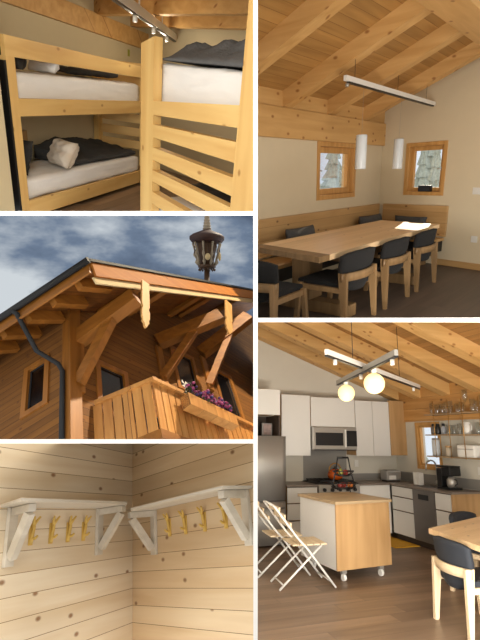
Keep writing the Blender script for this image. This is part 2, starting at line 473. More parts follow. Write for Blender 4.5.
# benches
def bench(label, m, L, x0):
    t = thing('corner_bench', label, 'bench', m, 'corner benches of the dining nook')
    part('backrest', MB().box(x0, L+.53*(L < 0), -.05, -.002, .47, .955, .006), M['oak_bench'], t)
    part('seat', MB().box(x0, L, -.48, -.052, .41, .45, .006), M['oak_bench'], t)
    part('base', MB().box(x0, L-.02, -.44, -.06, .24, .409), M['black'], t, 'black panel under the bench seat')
    for x in (x0+.2, L-.35): part('leg', MB().box(x, x+.1, -.36, -.12, 0, .24), M['ash'], t)
    return t
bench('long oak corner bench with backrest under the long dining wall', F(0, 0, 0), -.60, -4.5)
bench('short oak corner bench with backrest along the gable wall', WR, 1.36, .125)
CU = [(F(-2.83, -.235, .455, 2) , .70, .36, 'grey flecked cushion leaning on the long bench behind the table'),
      (F(-.72, -.24, .455, -3), .72, .36, 'grey flecked cushion in the corner of the bench'),
      (WR @ F(.80, -.235, .455, 3), .60, .33, 'grey flecked cushion on the short bench below the gable window')]
for m, w, h, lb in CU:
    solo('bench_cushion', pillow_mb(w, h, .2, random.random()*9), M['grey_cushion'], lb, 'cushion', m @ Matrix.Rotation(R(-10), 4, 'X'), 'cushions on the corner bench')

# hanging lamp
t = thing('pendant_lamp', 'slim grey lamp bar hanging over the table with two glass cylinders', 'lamp', F(0, -.97, 0))
part('bar', MB().box(-3.17, -.35, -.02, .02, 2.445, 2.50, .003), M['white_metal'], t)
part('light_strip', MB().box(-3.1, -.42, -.019, .019, 2.428, 2.4445), M['black'], t, 'black underside slot of the bar')
for x in (-2.72, -1.61):
    sh = MB(True); sh.lathe([(.062, 1.53), (.066, 1.54), (.066, 1.91), (.06, 1.92)], 20, (x, 0, 0)); so = part('shade', sh, M['frosted'], t)
    cd = MB(True); cd.tube([(x, 0, 1.92), (x, 0, 2.428)], .0015, 6); part('cord', cd, M['grey_metal'], t)
for x in (-2.95, -1.76, -.72):
    wv = MB(True); wv.tube([(x, 0, 2.5005), (x, 0, roofz(-.97, -.0))], .0025, 6); part('wire', wv, M['black'], t)
sp = MB(True); sp.lathe([(.02, 2.39), (.02, 2.427)], 10, (-3.12, 0, 0)); part('spot_head', sp, M['steel'], t)

# switch and socket on the gable wall
for x, z, lb, nm in ((1.72, 1.14, 'white double light switch on the gable wall beside the window', 'light_switch'), (1.78, .42, 'white wall socket low on the gable wall', 'wall_socket')):
    w = .2 if nm == 'light_switch' else .1
    t = thing(nm, lb, nm.split('_')[1], WR @ F(x, 0, z)); part('plate', MB().box(0, w, -.012, 0, 0, .1, .004), M['socket'], t)
    if nm == 'light_switch':
        for a in (.02, .11): part('rocker', MB().box(a, a+.07, -.018, -.012, .02, .08, .003), M['white'], t)

# outside the dining windows
struct('ground', MB().box(-8, 11, .9, 12, -.9, -.8), M['snow'], 'snowy ground outside the dining windows')
k = 0
for x, y, h, r_ in ((1.55, 2.3, 2.6, .42), (2.7, 2.15, 3.0, .5), (4.6, 3.6, 3.3, .6), (2.5, -.35, 2.7, .42), (3.9, .35, 3.1, .5), (5.6, 1.3, 3.2, .6), (5.5, 2.3, 3.0, .55), (7.0, 5.0, 3.6, 1.0), (6.5, 3.4, 3.4, .9), (7.5, .4, 3.4, .9), (8.2, 2.0, 3.6, 1.0)):
    fir_tree(F(x, y, -.8), h, r_, ('pale snowy fir seen through the long wall window', 'slim snowy fir seen through the gable window')[k in (3, 4, 5, 9, 10)], 'firs outside the dining windows'); k += 1
solo('orange_shutter', MB().box(.46, .85, 0, .04, 1.45, 2.3), plain('orange_board', 'd07a2c', .6), 'orange wooden board outside the gable window', 'shutter', WR @ F(.42, .75, -.05))
# ================================================================== KITCHEN (lower right)
enter('kitchen')
KR = F(0, 0, 0, -90)                          # along the right wall, x = distance from the corner towards the viewer; room side -y
M['kwood'] = wood('oak_veneer', 'b99363', 'a68052', 'z', 9, .45)
M['kfloor'] = M['oak_floor']
M['counter'] = plain('grey_brown_worktop', '7d7166', .4, var=.08, vscale=30)
M['splash'] = plain('grey_splashback', '85817a', .4, var=.03)
M['band'] = wood('spruce_wall_boards', 'c08f52', 'ab783c', 'x', 9, .55, ('z', .2), .02, '7a5228', .06, .05, 2)
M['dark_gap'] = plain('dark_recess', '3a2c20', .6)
M['yellow'] = plain('yellow_mat', 'd09a1e', .9, bump=.4, bscale=90, var=.2, vscale=30)
M['brass'] = plain('brass_rod', 'b98a45', .35, .8)
M['amber'] = plain('amber_kettle', 'c0571a', .25)
M['globe'] = glow('glowing_globe', 'ffe6a6', .8)
M['shelf_wood'] = wood('shelf_wood', 'a88c68', '8f7350', 'x', 9, .5)
struct('floor', MB().box(-6, .3, -9.5, .3, -.1, 0), M['kfloor'], 'oak brown plank floor of the kitchen')
struct('wall_back', MB().box(-4.2, .2, 0, .2, 0, 4), M['kwall'], 'grey-beige gable wall behind the kitchen cabinets')
KW = (.62, 1.26, 1.14, 1.96)
struct('wall_right', wall_with_holes(MB(), 0, 6, 0, 3.2, 0, .2, [KW]), M['kwall'], 'kitchen wall with the window and the glass shelves', KR)
struct('trim_3', MB().box(0, 6, -.03, -.001, 1.975, 2.6), M['band'], 'spruce board band above the kitchen window and shelves', KR)
ks = .35
def kz(x, o=0): return 2.38 + o - ks*x
struct('ceiling', MB().prism([(.2, .2, kz(.2, .2)), (-5, .2, kz(-5, .2)), (-5, .2, kz(-5, .26)), (.2, .2, kz(.2, .26))], (0, -7, 0)), M['ceil_y'], 'sloping spruce board ceiling of the kitchen')
lbs = ['spruce rafter lying on the kitchen gable wall', 'second kitchen rafter, ending above the oak filler panel', 'third kitchen rafter, ending above the glass shelves', 'fourth kitchen rafter, crossing the upper right of the room', 'kitchen rafter in the upper right corner, nearest the viewer']
for y, lb in zip((-.02, -.66, -1.40, -2.12, -2.95), lbs):
    struct('rafter', MB().prism([(.02, y, kz(.02)), (-5, y, kz(-5)), (-5, y, kz(-5, .199)), (.02, y, kz(.02, .199))], (0, -.2, 0)), M['beam'], lb, cat='rafter')
window('window_3', 'narrow bright wooden window beside the kitchen shelves', KR @ F(KW[0], 0, KW[2]), KW[1]-KW[0], KW[3]-KW[2], .06, 'right', .06, .035)

def cab(name, label, m, w, d, z0, z1, doors=1, mat=None, handle=False, body_mat=None, split=None, group='kitchen cabinets', top_open=False):
    """cabinet carcass with fronts: x across, front at y=-d"""
    t = thing(name, label, 'cabinet', m, group)
    part('body', MB().box(.004, w-.004, -d+.021, -.003, z0, z1), body_mat or M['kwood'], t)
    fm = mat or M['gloss_white']
    if split:                                           # drawers
        zs = split
        for a, c in zip(zs, zs[1:]):
            dr = part('drawer', MB().box(.006, w-.006, -d, -d+.02, a+.006, c-.012, .002), fm, t)
            part('finger_pull', MB().box(.006, w-.006, -d+.004, -d+.018, c-.012, c-.002), M['dark_gap'], dr)
    else:
        dw = w/doors
        for i in range(doors):
            dr = part('door', MB().box(i*dw+.005, (i+1)*dw-.005, -d, -d+.02, z0-.01, z1-.004, .002), fm, t)
    return t

# wall units
cab('fridge_top_cabinet', 'deep white cabinet above the refrigerator', F(-3.5, 0, 0), .75, .65, 2.02, 2.43)
cab('wall_cabinet', 'tall white wall cabinet between refrigerator and microwave', F(-2.60, 0, 0), .56, .35, 1.36, 2.39)
cab('wall_cabinet', 'wide white wall cabinet right above the microwave', F(-2.035, 0, 0), .905, .36, 1.86, 2.37)
cab('wall_cabinet', 'pair of tall white wall cabinet doors right of the microwave', F(-1.12, 0, 0), .75, .35, 1.36, 2.345, 2)
solo('filler_panel', MB().box(-.365, -.003, -.35, -.3, 1.36, 2.37, .002), M['kwood'], 'oak end panel between the white wall cabinets and the window wall', 'panel')
mw = thing('microwave', 'stainless steel microwave oven built in over the range', 'microwave', F(-2.03, 0, 1.455))
part('body', MB().box(0, .895, -.40, -.02, 0, .39, .004), M['steel'], mw)
dr = part('door', MB().box(.01, .67, -.425, -.401, .01, .38, .004), M['steel'], mw)
part('door_glass', MB().box(.05, .60, -.43, -.4255, .07, .29, .002), M['black'], dr)
part('handle', MB().box(.625, .655, -.45, -.43, .04, .35, .005), M['white_metal'], mw)
part('control_panel', MB().box(.68, .885, -.425, -.401, .06, .33, .003), M['black'], mw)
part('vent', MB().box(.02, .87, -.41, -.4005, -.012, .0), M['black'], mw)
# splashbacks
solo('range_splashback', MB().box(-2.02, -1.13, -.012, -.001, .905, 1.45), M['splash'], 'grey panel on the wall behind the range', 'splashback')
solo('low_splashback', MB().box(-1.12, -.02, -.014, -.001, .905, 1.02), M['splash'], 'low grey upstand right of the range', 'splashback')
solo('low_splashback', MB().box(.02, 6, -.014, -.001, .905, 1.06), M['splash'], 'grey upstand along the window wall worktop', 'splashback', KR)
# fridge
fr = thing('refrigerator', 'stainless steel refrigerator with bottom drawer', 'refrigerator', F(-3.55, 0, 0))
part('body', MB().box(0, .90, -.62, -.02, .02, 1.66, .01), M['dark_steel'], fr)
nich = thing('fridge_niche', 'open niche above the refrigerator, lined dark for its shade', 'niche', F(-3.5, 0, 0))
part('back', MB().box(0, .73, -.06, -.003, 1.672, 2.005), M['dark_gap'], nich); part('side', MB().box(.732, .75, -.63, -.003, 1.672, 2.005), M['dark_gap'], nich)  # dark back and side: the recess shade is put into their colour
def bow(z0, z1):
    mb = MB(True)
    mb.grid(12, 2, lambda u, v: Vector((.01+.88*u, -.665-.03*math.sin(math.pi*u), z0+(z1-z0)*v)), lambda u, v, p: Vector((p.x, -.62, p.z)))
    return mb
d1 = part('upper_door', bow(.68, 1.67), M['steel'], fr)
d2 = part('freezer_drawer', bow(.03, .655), M['steel'], fr)
hb = MB(); hb.box(.05, .85, -.74, -.715, .56, .59, .008); part('handle', hb, M['dark_steel'], d2)
pb = thing('picture_box', 'small framed flower picture standing on top of the refrigerator', 'picture', F(-2.98, -.42, 1.672))
part('frame', MB().box(0, .18, 0, .05, 0, .21, .004), M['dark_steel'], pb)
part('print', MB().box(.02, .16, -.004, -.0005, .02, .19), plain('flower_print', '8f7a72', .8, var=.6, vscale=18), pb)

# base units
cab('base_cabinet', 'white drawer base cabinet between refrigerator and range', F(-2.62, 0, 0), .55, .63, .1, .87, split=[.1, .36, .62, .87])
cab('base_cabinet', 'white base cabinet right of the range', F(-1.26, 0, 0), .62, .63, .1, .87, 1)
rg = thing('range', 'black and steel gas range with knobs and grates', 'stove', F(-2.055, 0, 0))
part('body', MB().box(0, .78, -.62, -.02, .05, .90, .004), M['dark_steel'], rg)
part('oven_door', MB().box(.02, .76, -.645, -.621, .2, .72, .004), M['steel'], rg)
cp = part('control_panel', MB().box(.0, .78, -.655, -.621, .74, .89, .004), M['steel'], rg)
for k in range(5):
    kb = MB(True); kb.lathe([(.03, 0), (.026, .035)], 14, m=Matrix.Translation((.1+k*.145, -.656, .815)) @ Matrix.Rotation(R(90), 4, 'X')); part('knob', kb, M['black'], cp)
ct = MB(); ct.box(0.005, .775, -.615, -.03, .901, .915); ckt = part('cooktop', ct, M['black'], rg)
for gx in (.07, .42):
    g = MB()
    for q in range(4): g.bar((gx+q*.09, -.58, .945), (gx+q*.09, -.06, .945), .018, .02)
    for q in range(3): g.bar((gx, -.56+q*.24, .945), (gx+.27, -.56+q*.24, .945), .018, .02)
    for q in (gx+.01, gx+.26):
        for yy in (-.56, -.08): g.box(q-.01, q+.01, yy-.01, yy+.01, .9155, .94)
    part('grate', g, M['black'], ckt)
wt = solo('worktop', MB().box(-2.63, -2.06, -.65, -.015, .872, .90, .003), M['counter'], 'short grey-brown worktop left of the range', 'worktop')
wt = MB(); wt.box(-1.27, -.016, -.65, -.016, .872, .90, .003); solo('worktop', wt, M['counter'], 'grey-brown worktop right of the range running to the corner', 'worktop')
# right-hand run
SK = (1.10, 1.47)
wt = MB(); wt.box(.652, SK[0], -.65, -.016, .872, .90); wt.box(SK[1], 2.13, -.65, -.016, .872, .90); wt.box(SK[0], SK[1], -.65, -.53, .872, .90); wt.box(SK[0], SK[1], -.15, -.016, .872, .90)
solo('worktop', wt, M['counter'], 'long grey-brown worktop with sink along the window wall', 'worktop', KR)
cab('base_cabinet', 'white drawer base cabinet under the sink, beside the dishwasher', KR @ F(.655, 0, 0), .56, .63, .1, .87, split=[.1, .48, .70, .87])
dw = thing('dishwasher', 'dark stainless steel dishwasher in the window wall run', 'dishwasher', KR @ F(1.22, 0, 0))
part('body', MB().box(.004, .506, -.61, -.02, .1, .868), M['dark_gap'], dw)
dr = part('door', MB().box(.004, .506, -.64, -.611, .1, .866, .004), M['dark_steel'], dw)
part('handle_recess', MB().box(.14, .38, -.645, -.6405, .72, .80, .003), M['black'], dr)
cab('base_cabinet', 'narrow white cabinet right of the dishwasher', KR @ F(1.735, 0, 0), .34, .63, .1, .87, split=[.1, .62, .87])
solo('end_panel', MB().box(2.078, 2.11, -.63, -.003, .02, .871, .002), M['kwood'], 'oak end panel closing the window wall cabinets', 'panel', KR)
solo('plinth', MB().box(.66, 2.07, -.57, -.55, .0, .098), M['dark_gap'], 'dark plinth under the window wall cabinets', 'plinth', KR)
solo('plinth', MB().box(-2.62, -2.08, -.57, -.55, 0, .098), M['dark_gap'], 'dark plinth under the drawers beside the refrigerator', 'plinth')
sk = thing('sink', 'steel sink sunk in the window wall worktop', 'sink', KR @ F(SK[0], 0, .9))
b = MB(); x0, x1 = .004, SK[1]-SK[0]-.004
b.box(x0, x1, -.526, -.154, -.027, -.022); b.box(x0, x0+.012, -.526, -.154, -.022, .004); b.box(x1-.012, x1, -.526, -.154, -.022, .004); b.box(x0, x1, -.526, -.514, -.022, .004); b.box(x0, x1, -.166, -.154, -.022, .004)
part('basin', b, M['dark_steel'], sk)
fa = thing('faucet', 'tall arched steel faucet under the kitchen window', 'faucet', KR @ F(1.20, -.09, .901))
f = MB(True); f.lathe([(.028, 0), (.028, .06), (.02, .08)], 14); part('base', f, M['steel'], fa)
pts = [(0, 0, .08), (0, 0, .3)] + [(0, -.11+.11*math.cos(a), .3+.11*math.sin(a)) for a in [i*math.pi/8 for i in range(1, 9)]] + [(0, -.22, .25)]
f = MB(True); f.tube(pts, .013, 10); part('spout', f, M['steel'], fa)
f = MB(True); f.tube([(.028, 0, .05), (.09, 0, .09)], .008, 8); part('lever', f, M['steel'], fa)
sp = thing('soap_dispenser', 'pair of white containers by the sink', 'dispenser', KR @ F(.925, -.32, .901))
part('bottle', MB().box(0, .075, -.05, .05, 0, .2, .01), M['white'], sp); part('bottle', MB().box(.08, .155, -.05, .05, 0, .2, .01), M['white'], sp)
cm = thing('coffee_maker', 'black coffee maker with steel jug on the worktop', 'coffee maker', KR @ F(1.60, -.34, .901) @ Matrix.Diagonal((.8, .8, .92, 1)))
part('base', MB().box(0, .36, -.14, .16, 0, .04, .01), M['black'], cm)
part('tower', MB().box(0, .13, -.13, .15, .0405, .34, .01), M['black'], cm)
part('filter_head', MB().box(.131, .36, -.13, .15, .22, .36, .02), M['black'], cm)
part('lid', MB().box(0, .36, -.13, .15, .3605, .385, .008), M['black'], cm)
j = MB(True); j.lathe([(.075, .042), (.095, .08), (.092, .16), (.06, .19), (.055, .205)], 18, (.245, .01, 0)); jo = part('jug', j, M['steel'], cm)
j = MB(True); j.tube([(.335, 0, .17), (.39, 0, .16), (.4, 0, .1), (.34, 0, .075)], .012, 8); part('handle', j, M['black'], jo)
to = thing('toaster', 'steel toaster in the kitchen corner', 'toaster', F(-.56, -.34, .901))
part('body', MB().box(0, .32, -.1, .1, .02, .2, .03), M['steel'], to)
part('foot', MB().box(.02, .3, -.08, .08, 0, .02), M['black'], to)
part('slot', MB().box(.05, .27, -.03, .03, .1985, .2015), M['black'], to); part('front_plate', MB().box(.05, .2, -.104, -.1, .04, .11), M['white_metal'], to)
ke = thing('kettle', 'round amber kettle with loop handle on the range', 'kettle', F(-1.61, -.42, .956))
k_ = MB(True); k_.lathe([(.08, 0), (.13, .04), (.135, .09), (.1, .15), (.05, .175)], 20); part('body', k_, M['amber'], ke)
k_ = MB(True); k_.lathe([(.048, .1755), (.05, .185), (.015, .20), (.015, .22)], 14); part('lid', k_, M['black'], ke)
k_ = MB(True); k_.tube([(-.11, 0, .13)] + [(.12*math.cos(a), 0, .15+.12*math.sin(a)) for a in [math.pi*(1-i/8) for i in range(9)]] + [(.11, 0, .13)], .01, 8); part('handle', k_, M['brass'], ke)
for x, z, lb in ((-2.47, 1.1, 'white wall socket left of the range'), (-.95, 1.14, 'white wall socket right of the range')):
    t = thing('wall_socket', lb, 'socket', F(x, 0, z)); part('plate', MB().box(0, .08, -.01, -.0005, 0, .12, .003), M['socket'], t); part('outlet', MB().box(.02, .06, -.013, -.0101, .02, .1, .002), M['white'], t)
for x, lb in ((2.02, 'white wall socket right of the coffee maker'), (2.18, 'white wall switch right of the coffee maker, nearest the frame edge')):
    t = thing('wall_socket', lb, 'socket', KR @ F(x, 0, 1.13)); part('plate', MB().box(0, .09, -.01, -.0005, 0, .12, .003), M['socket'], t); part('outlet', MB().box(.02, .07, -.013, -.0101, .02, .1, .002), M['white'], t)
# mat
solo('floor_mat', MB().box(-1.06, -.60, -1.28, -.06, .001, .014, .004), M['yellow'], 'yellow mat on the floor before the sink cabinet', 'mat')

# island
A = 5
isl = thing('kitchen_island', 'rolling kitchen island with oak front and white side', 'island', F(-2.86, -2.60, 0, A))
IW, ID = .82, .84
part('worktop', MB().box(-.03, IW+.02, -.04, ID+.02, .865, .90, .004), wood('island_top', 'b59c78', 'a48a66', 'x', 9, .4, ('y', .2), .006, '8d7450', .04), isl)
part('front_panel', MB().box(0, IW, 0, .022, .13, .864, .002), M['kwood'], isl, 'oak front panel')
part('side_panel', MB().box(0, .022, .0225, ID, .13, .864, .002), M['gloss_white'], isl, 'white side panel')
part('side_panel', MB().box(IW-.022, IW, .0225, ID, .13, .864, .002), M['gloss_white'], isl)
part('back_panel', MB().box(.0225, IW-.0225, ID-.022, ID, .13, .864), M['gloss_white'], isl)
part('bottom', MB().box(.0225, IW-.0225, .0225, ID-.0225, .13, .15), M['gloss_white'], isl)
for cx_, cy_ in ((.13, .06), (IW-.13, .06), (.13, ID-.12), (IW-.13, ID-.12)):
    w = MB(True); w.lathe([(.038, -.018), (.04, -.012), (.04, .012), (.038, .018)], 16, m=Matrix.Translation((cx_, cy_, .041)) @ Matrix.Rotation(R(90), 4, 'Y'))
    wo = part('caster', w, M['white_metal'], isl)
    part('fork', MB().box(cx_-.032, cx_+.032, cy_-.02, cy_+.02, .083, .1295), M['steel'], wo)
# fruit basket
fb = thing('fruit_basket', 'two-tier black wire fruit basket on the island', 'basket', F(-2.16, -1.62, .901, 10))
b = MB(True)
def ring(mb, rx, ry, z, r_=.008): mb.tube([(rx*math.cos(a), ry*math.sin(a), z) for a in [i*math.pi/9 for i in range(18)]], r_, 6, True)
ring(b, .2, .14, .06); ring(b, .22, .155, .12); ring(b, .15, .1, .04)
for i in range(12):
    a = i*math.pi/6; b.tube([(.15*math.cos(a), .1*math.sin(a), .04), (.22*math.cos(a), .155*math.sin(a), .12)], .005, 5)
part('lower_tier', b, M['black'], fb)
b = MB(True); ring(b, .15, .11, .23); ring(b, .17, .125, .28); ring(b, .1, .07, .215)
for i in range(10):
    a = i*math.pi/5; b.tube([(.1*math.cos(a), .07*math.sin(a), .215), (.17*math.cos(a), .125*math.sin(a), .28)], .005, 5)
part('upper_tier', b, M['black'], fb)
b = MB(True)
for sx in (-1, 1): b.tube([(sx*.2, 0, 0), (sx*.2, 0, .12), (sx*.15, 0, .25), (sx*.10, 0, .47)], .010, 6)
b.tube([(-.10, 0, .47), (.10, 0, .47)], .014, 8)
for sy in (-1, 1): b.tube([(0, sy*.14, 0), (0, sy*.14, .06)], .008, 6)
part('handle', b, M['black'], fb)
fruit = [plain('red_apple', '8a2a20', .35), plain('green_pear', '8b8a3c', .4), plain('orange_peel', 'c8702a', .5)]
FR = [(-.09, -.03, .085, 0, 'red apple in the left of the lower basket tier'), (.01, .02, .085, 0, 'red apple in the middle of the lower basket tier'), (.10, -.03, .085, 2, 'orange in the right of the lower basket tier'), (-.05, 0, .262, 1, 'green pear in the left of the upper basket tier'), (.05, .01, .262, 0, 'red apple in the right of the upper basket tier')]
for x, y, z, k, lb in FR:
    nm = ('apple', 'pear', 'orange')[k]; f = thing(nm, lb, 'fruit', F(-2.16, -1.62, .901, 10) @ F(x, y, z), 'fruit in the wire basket')
    part('flesh', MB(True).lathe([(.008, -.040), (.035, -.03), (.043, 0), (.035, .028), (.012, .034)] if k != 1 else [(.008, -.04), (.038, -.02), (.03, .02), (.016, .05), (.006, .056)], 14), fruit[k], f)
    part('stem', MB(True).tube([(0, 0, .03 if k != 1 else .055), (.004, 0, .055 if k != 1 else .075)], .003, 5), M['black'], f)

# folding chairs
def folding_chair(label, m):
    """looks along +x; origin on the floor under the middle of the seat"""
    t = thing('folding_chair', label, 'chair', m, 'white folding chairs at the island')
    hw = .2
    for sy in (-1, 1):
        f = MB(True); f.tube([(.34, sy*hw, .005), (0, sy*hw, .42), (-.12, sy*hw, .54), (-.38, sy*hw, .86), (-.41, sy*hw*.86, .89)], .0125, 8); part('long_leg', f, M['white_metal'], t)
        f = MB(True); f.tube([(-.32, sy*(hw-.035), .005), (.19, sy*(hw-.035), .445)], .0125, 8); part('short_leg', f, M['white_metal'], t)
    f = MB(True); f.tube([(.29, -hw, .066), (.29, hw, .066)], .009, 8); part('crossbar', f, M['white_metal'], t)
    f = MB(True); f.tube([(-.27, -hw+.035, .05), (-.27, hw-.035, .05)], .009, 8); part('crossbar', f, M['white_metal'], t)
    for i in range(5):
        x = -.17 + i*.085; part('seat_slat', MB().box(x, x+.075, -hw+.005, hw-.005, .45, .468, .004), M['ash_k'], t)
    for i, z in enumerate((.64, .73, .81)):
        x = -.21-(z-.66)*.81; part('back_slat', MB().box(x-.012, x+.012, -hw+.01, hw-.01, z, z+.055, .004), M['ash_k'], t)
    f = MB(True); f.tube([(-.41, -hw*.86, .89), (-.42, 0, .90), (-.41, hw*.86, .89)], .012, 8); part('top_rail', f, M['white_metal'], t)
    return t
fc = folding_chair('white folding chair with wooden slats, nearer of the two at the island', F(-3.28, -2.50, 0, -5))
dup(fc, F(-3.34, -1.98, 0, -5), 'white folding chair with wooden slats, farther back beside the refrigerator')

# dining table end and chairs at the frame edge
t = thing('kitchen_table', 'light wooden table reaching into the kitchen from the right', 'table', F(-2.36, -3.63, 0, 20))
part('tabletop', MB().prism([(0, 0, .70), (2.2, .08, .70), (2.1, -1.05, .70), (-.52, -.92, .70)], (0, 0, .05)), M['table'], t)
pd = MB(); pd.box(.62, .84, -.72, -.38, .12, .62, .01); po = part('pedestal', pd, M['ash_k'], t)
part('foot', MB().box(.62, .84, -1.0, -.50, 0, .12, .02), M['ash_k'], po); part('crosspiece', MB().box(.64, .82, -.95, -.1, .62, .70), M['ash_k'], po)
cA = make_chair('dark blue upholstered chair with pale wooden legs at the table end', .52, .50, .745, .43, M['navy_cloth'], M['ash_k'], m=F(-2.27, -4.12, 0, -98))
make_chair('dark blue upholstered chair on the far side of the table', .6, .5, .80, .46, M['navy_cloth'], M['ash_k'], m=F(-1.36, -3.36, 0, 201))

# track lamp with two globes
tl = thing('track_lamp', 'crossed grey lamp bars with two glowing globes under the kitchen ceiling', 'lamp', F(0, 0, 0))
TZ = 2.45
PA, PB = Vector((-3.69, -3.95, TZ)), Vector((-.95, -1.95, TZ))
PC, PD = Vector((-2.55, -2.2, TZ-.05)), Vector((-3.24, -4.43, TZ-.05))
part('bar', MB().bar(PA, PB, .035, .055), M['white_metal'], tl)
part('bar', MB().bar(PC, PD, .035, .055), M['grey_metal'], tl)
part('bar_slot', MB().bar(PA-Vector((0, 0, .036)), PB-Vector((0, 0, .036)), .034, .016), M['black'], tl, 'black slot under the bar')
part('bar_slot', MB().bar(PC-Vector((0, 0, .036)), PD-Vector((0, 0, .036)), .034, .016), M['black'], tl, 'black slot under the bar')
def globe(p, r_):
    g = MB(True); g.ball(p, r_, 24); go = part('globe', g, M['globe'], tl, 'glowing white globe')
    q = MB(True); q.lathe([(.03, r_*.97), (.03, r_+.1)], 12, p); part('socket', q, M['white_metal'], go)
    return go
GL = [(Vector((-2.66, -2.60, 2.215)), .108), (Vector((-2.93, -3.62, 2.22)), .112)]
for p, r_ in GL: globe(p, r_)
for p in (PD*.95+PC*.05, PA*.94+PB*.06, PC*.5+PD*.5, PB*.9+PA*.1):
    q = MB(True); q.lathe([(.016, -.10), (.02, -.09), (.02, -.045)], 10, p); part('spot_head', q, M['white_metal'], tl)
for p in (PA*.8+PB*.2, PA*.3+PB*.7): 
    q = MB(True); q.tube([p+Vector((0, 0, .045)), Vector((p.x, p.y, kz(p.x, .2)))], .004, 5); part('wire', q, M['black'], tl)

# shelves
SH = [(2.06, 'top'), (1.72, 'middle'), (1.37, 'bottom')]
sh = thing('wall_shelf_unit', 'three slim wooden shelves on brass rods right of the kitchen window', 'shelf', KR @ F(0, 0, 0))
for z, n_ in SH: part('shelf_board', MB().box(1.17, 3.2, -.25, -.035 if z > 1.97 else -.004, z, z+.018, .002), M['shelf_wood'], sh)
for x in (1.42, 1.76, 2.06, 2.4):
    rd = MB(True); rd.tube([(x, -.256, 1.36), (x, -.256, 2.30)], .0055, 6); part('rod', rd, M['brass'], sh)
def tumbler(label, m, r_, h, kind, group):
    t = thing('drinking_glass', label, 'glass', m, group)
    if kind == 0: part('bowl', MB(True).lathe([(r_*.8, 0), (r_*.85, .006), (r_, h), (r_*.92, h), (r_*.76, .012)], 12), M['glassware'], t)
    else:
        part('bowl', MB(True).lathe([(.008, h*.45), (r_, h*.6), (r_*.9, h), (r_*.82, h), (r_*.9, h*.62), (.004, h*.48)], 12), M['glassware'], t)
        part('stem', MB(True).lathe([(r_*.8, 0), (r_*.8, .005), (.006, .012), (.006, h*.449)], 10), M['glassware'], t)
    return t
ordw = ['first', 'second', 'third', 'fourth', 'fifth', 'sixth', 'seventh', 'eighth', 'ninth', 'tenth', 'eleventh', 'twelfth', 'thirteenth', 'fourteenth']
glist = [(1.06, .2, .035, 0), (1.20, .16, .045, 0), (1.31, .17, .045, 0), (1.42, .19, .04, 0), (1.51, .2, .035, 0), (1.66, .15, .04, 0), (1.76, .17, .045, 0), (1.84, .36, .045, 1), (1.98, .2, .042, 0), (2.08, .17, .045, 0), (2.18, .25, .04, 0), (2.27, .2, .04, 0)]
for i, (x, h, r_, k) in enumerate(glist):
    tumbler(f'{ordw[i]} glass from the left on the top kitchen shelf', KR @ F(x+.19, -.14, 2.079), r_, h, k, 'glasses on the top kitchen shelf')
mlist = [(1.50, .16, .04), (1.62, .15, .04), (1.74, .17, .04), (2.12, .18, .04), (2.2, .16, .04)]
for i, (x, h, r_) in enumerate(mlist):
    tumbler(f'{ordw[i]} glass from the left on the middle kitchen shelf', KR @ F(x+.12, -.14, 1.739), r_, h, 0, 'glasses on the middle kitchen shelf')
for x, c, lb in ((1.26, '6a5f55', 'grey spice jar at the left end of the middle shelf'), (1.37, '2a2622', 'black bottle near the left end of the middle shelf'), (1.50, '8d8f92', 'squat grey jar on the middle shelf')):
    j = thing('jar', lb, 'jar', KR @ F(x, -.14, 1.739)); part('body', MB(True).lathe([(.04, 0), (.045, .02), (.045, .11), (.025, .14)], 14), plain('jar_'+c, c, .3), j)
    part('lid', MB(True).lathe([(.026, .1405), (.026, .18)], 12), M['black'], j)
c = thing('mug', 'white mug on the middle shelf', 'mug', KR @ F(2.02, -.14, 1.739)); part('body', MB(True).lathe([(.05, 0), (.055, .01), (.055, .19), (.048, .19), (.046, .02)], 16), M['white'], c)
part('handle', MB(True).tube([(.05, 0, .15), (.09, 0, .14), (.09, 0, .07), (.05, 0, .05)], .008, 6), M['white'], c)
j = thing('canister', 'tall frosted canister at the left end of the bottom shelf', 'canister', KR @ F(1.29, -.14, 1.389)); part('body', MB(True).lathe([(.06, 0), (.065, .01), (.065, .25), (.06, .26)], 16), M['frosted'], j); part('lid', MB(True).lathe([(.062, .2605), (.062, .29)], 16), M['steel'], j)
j = thing('canister', 'small beige jar on the bottom shelf', 'jar', KR @ F(1.58, -.14, 1.389)); part('body', MB(True).lathe([(.05, 0), (.055, .01), (.055, .13), (.05, .14)], 16), plain('beige_jar', 'b0a28c', .4), j); part('lid', MB(True).lathe([(.052, .1405), (.052, .17)], 16), M['kwood'], j)
j = thing('bread_box', 'white rounded bread box on the bottom shelf', 'box', KR @ F(1.86, -.14, 1.389)); part('body', MB().box(0, .36, -.1, .1, 0, .19, .03), M['white'], j); part('lid_line', MB().box(.02, .34, -.1035, -.1005, .12, .13), M['grey_metal'], j)
# outside
struct('ground', MB().box(.9, 8, -6, 3, -.6, -.5), M['snow'], 'snowy ground outside the kitchen window')
for x, y, h, r_ in ((2.4, 1.4, 2.0, .35), (4.2, 4.4, 2.6, .5)):
    fir_tree(F(x, y, -.5), h, r_, 'pale snowy fir seen through the kitchen window', 'firs outside the kitchen window')
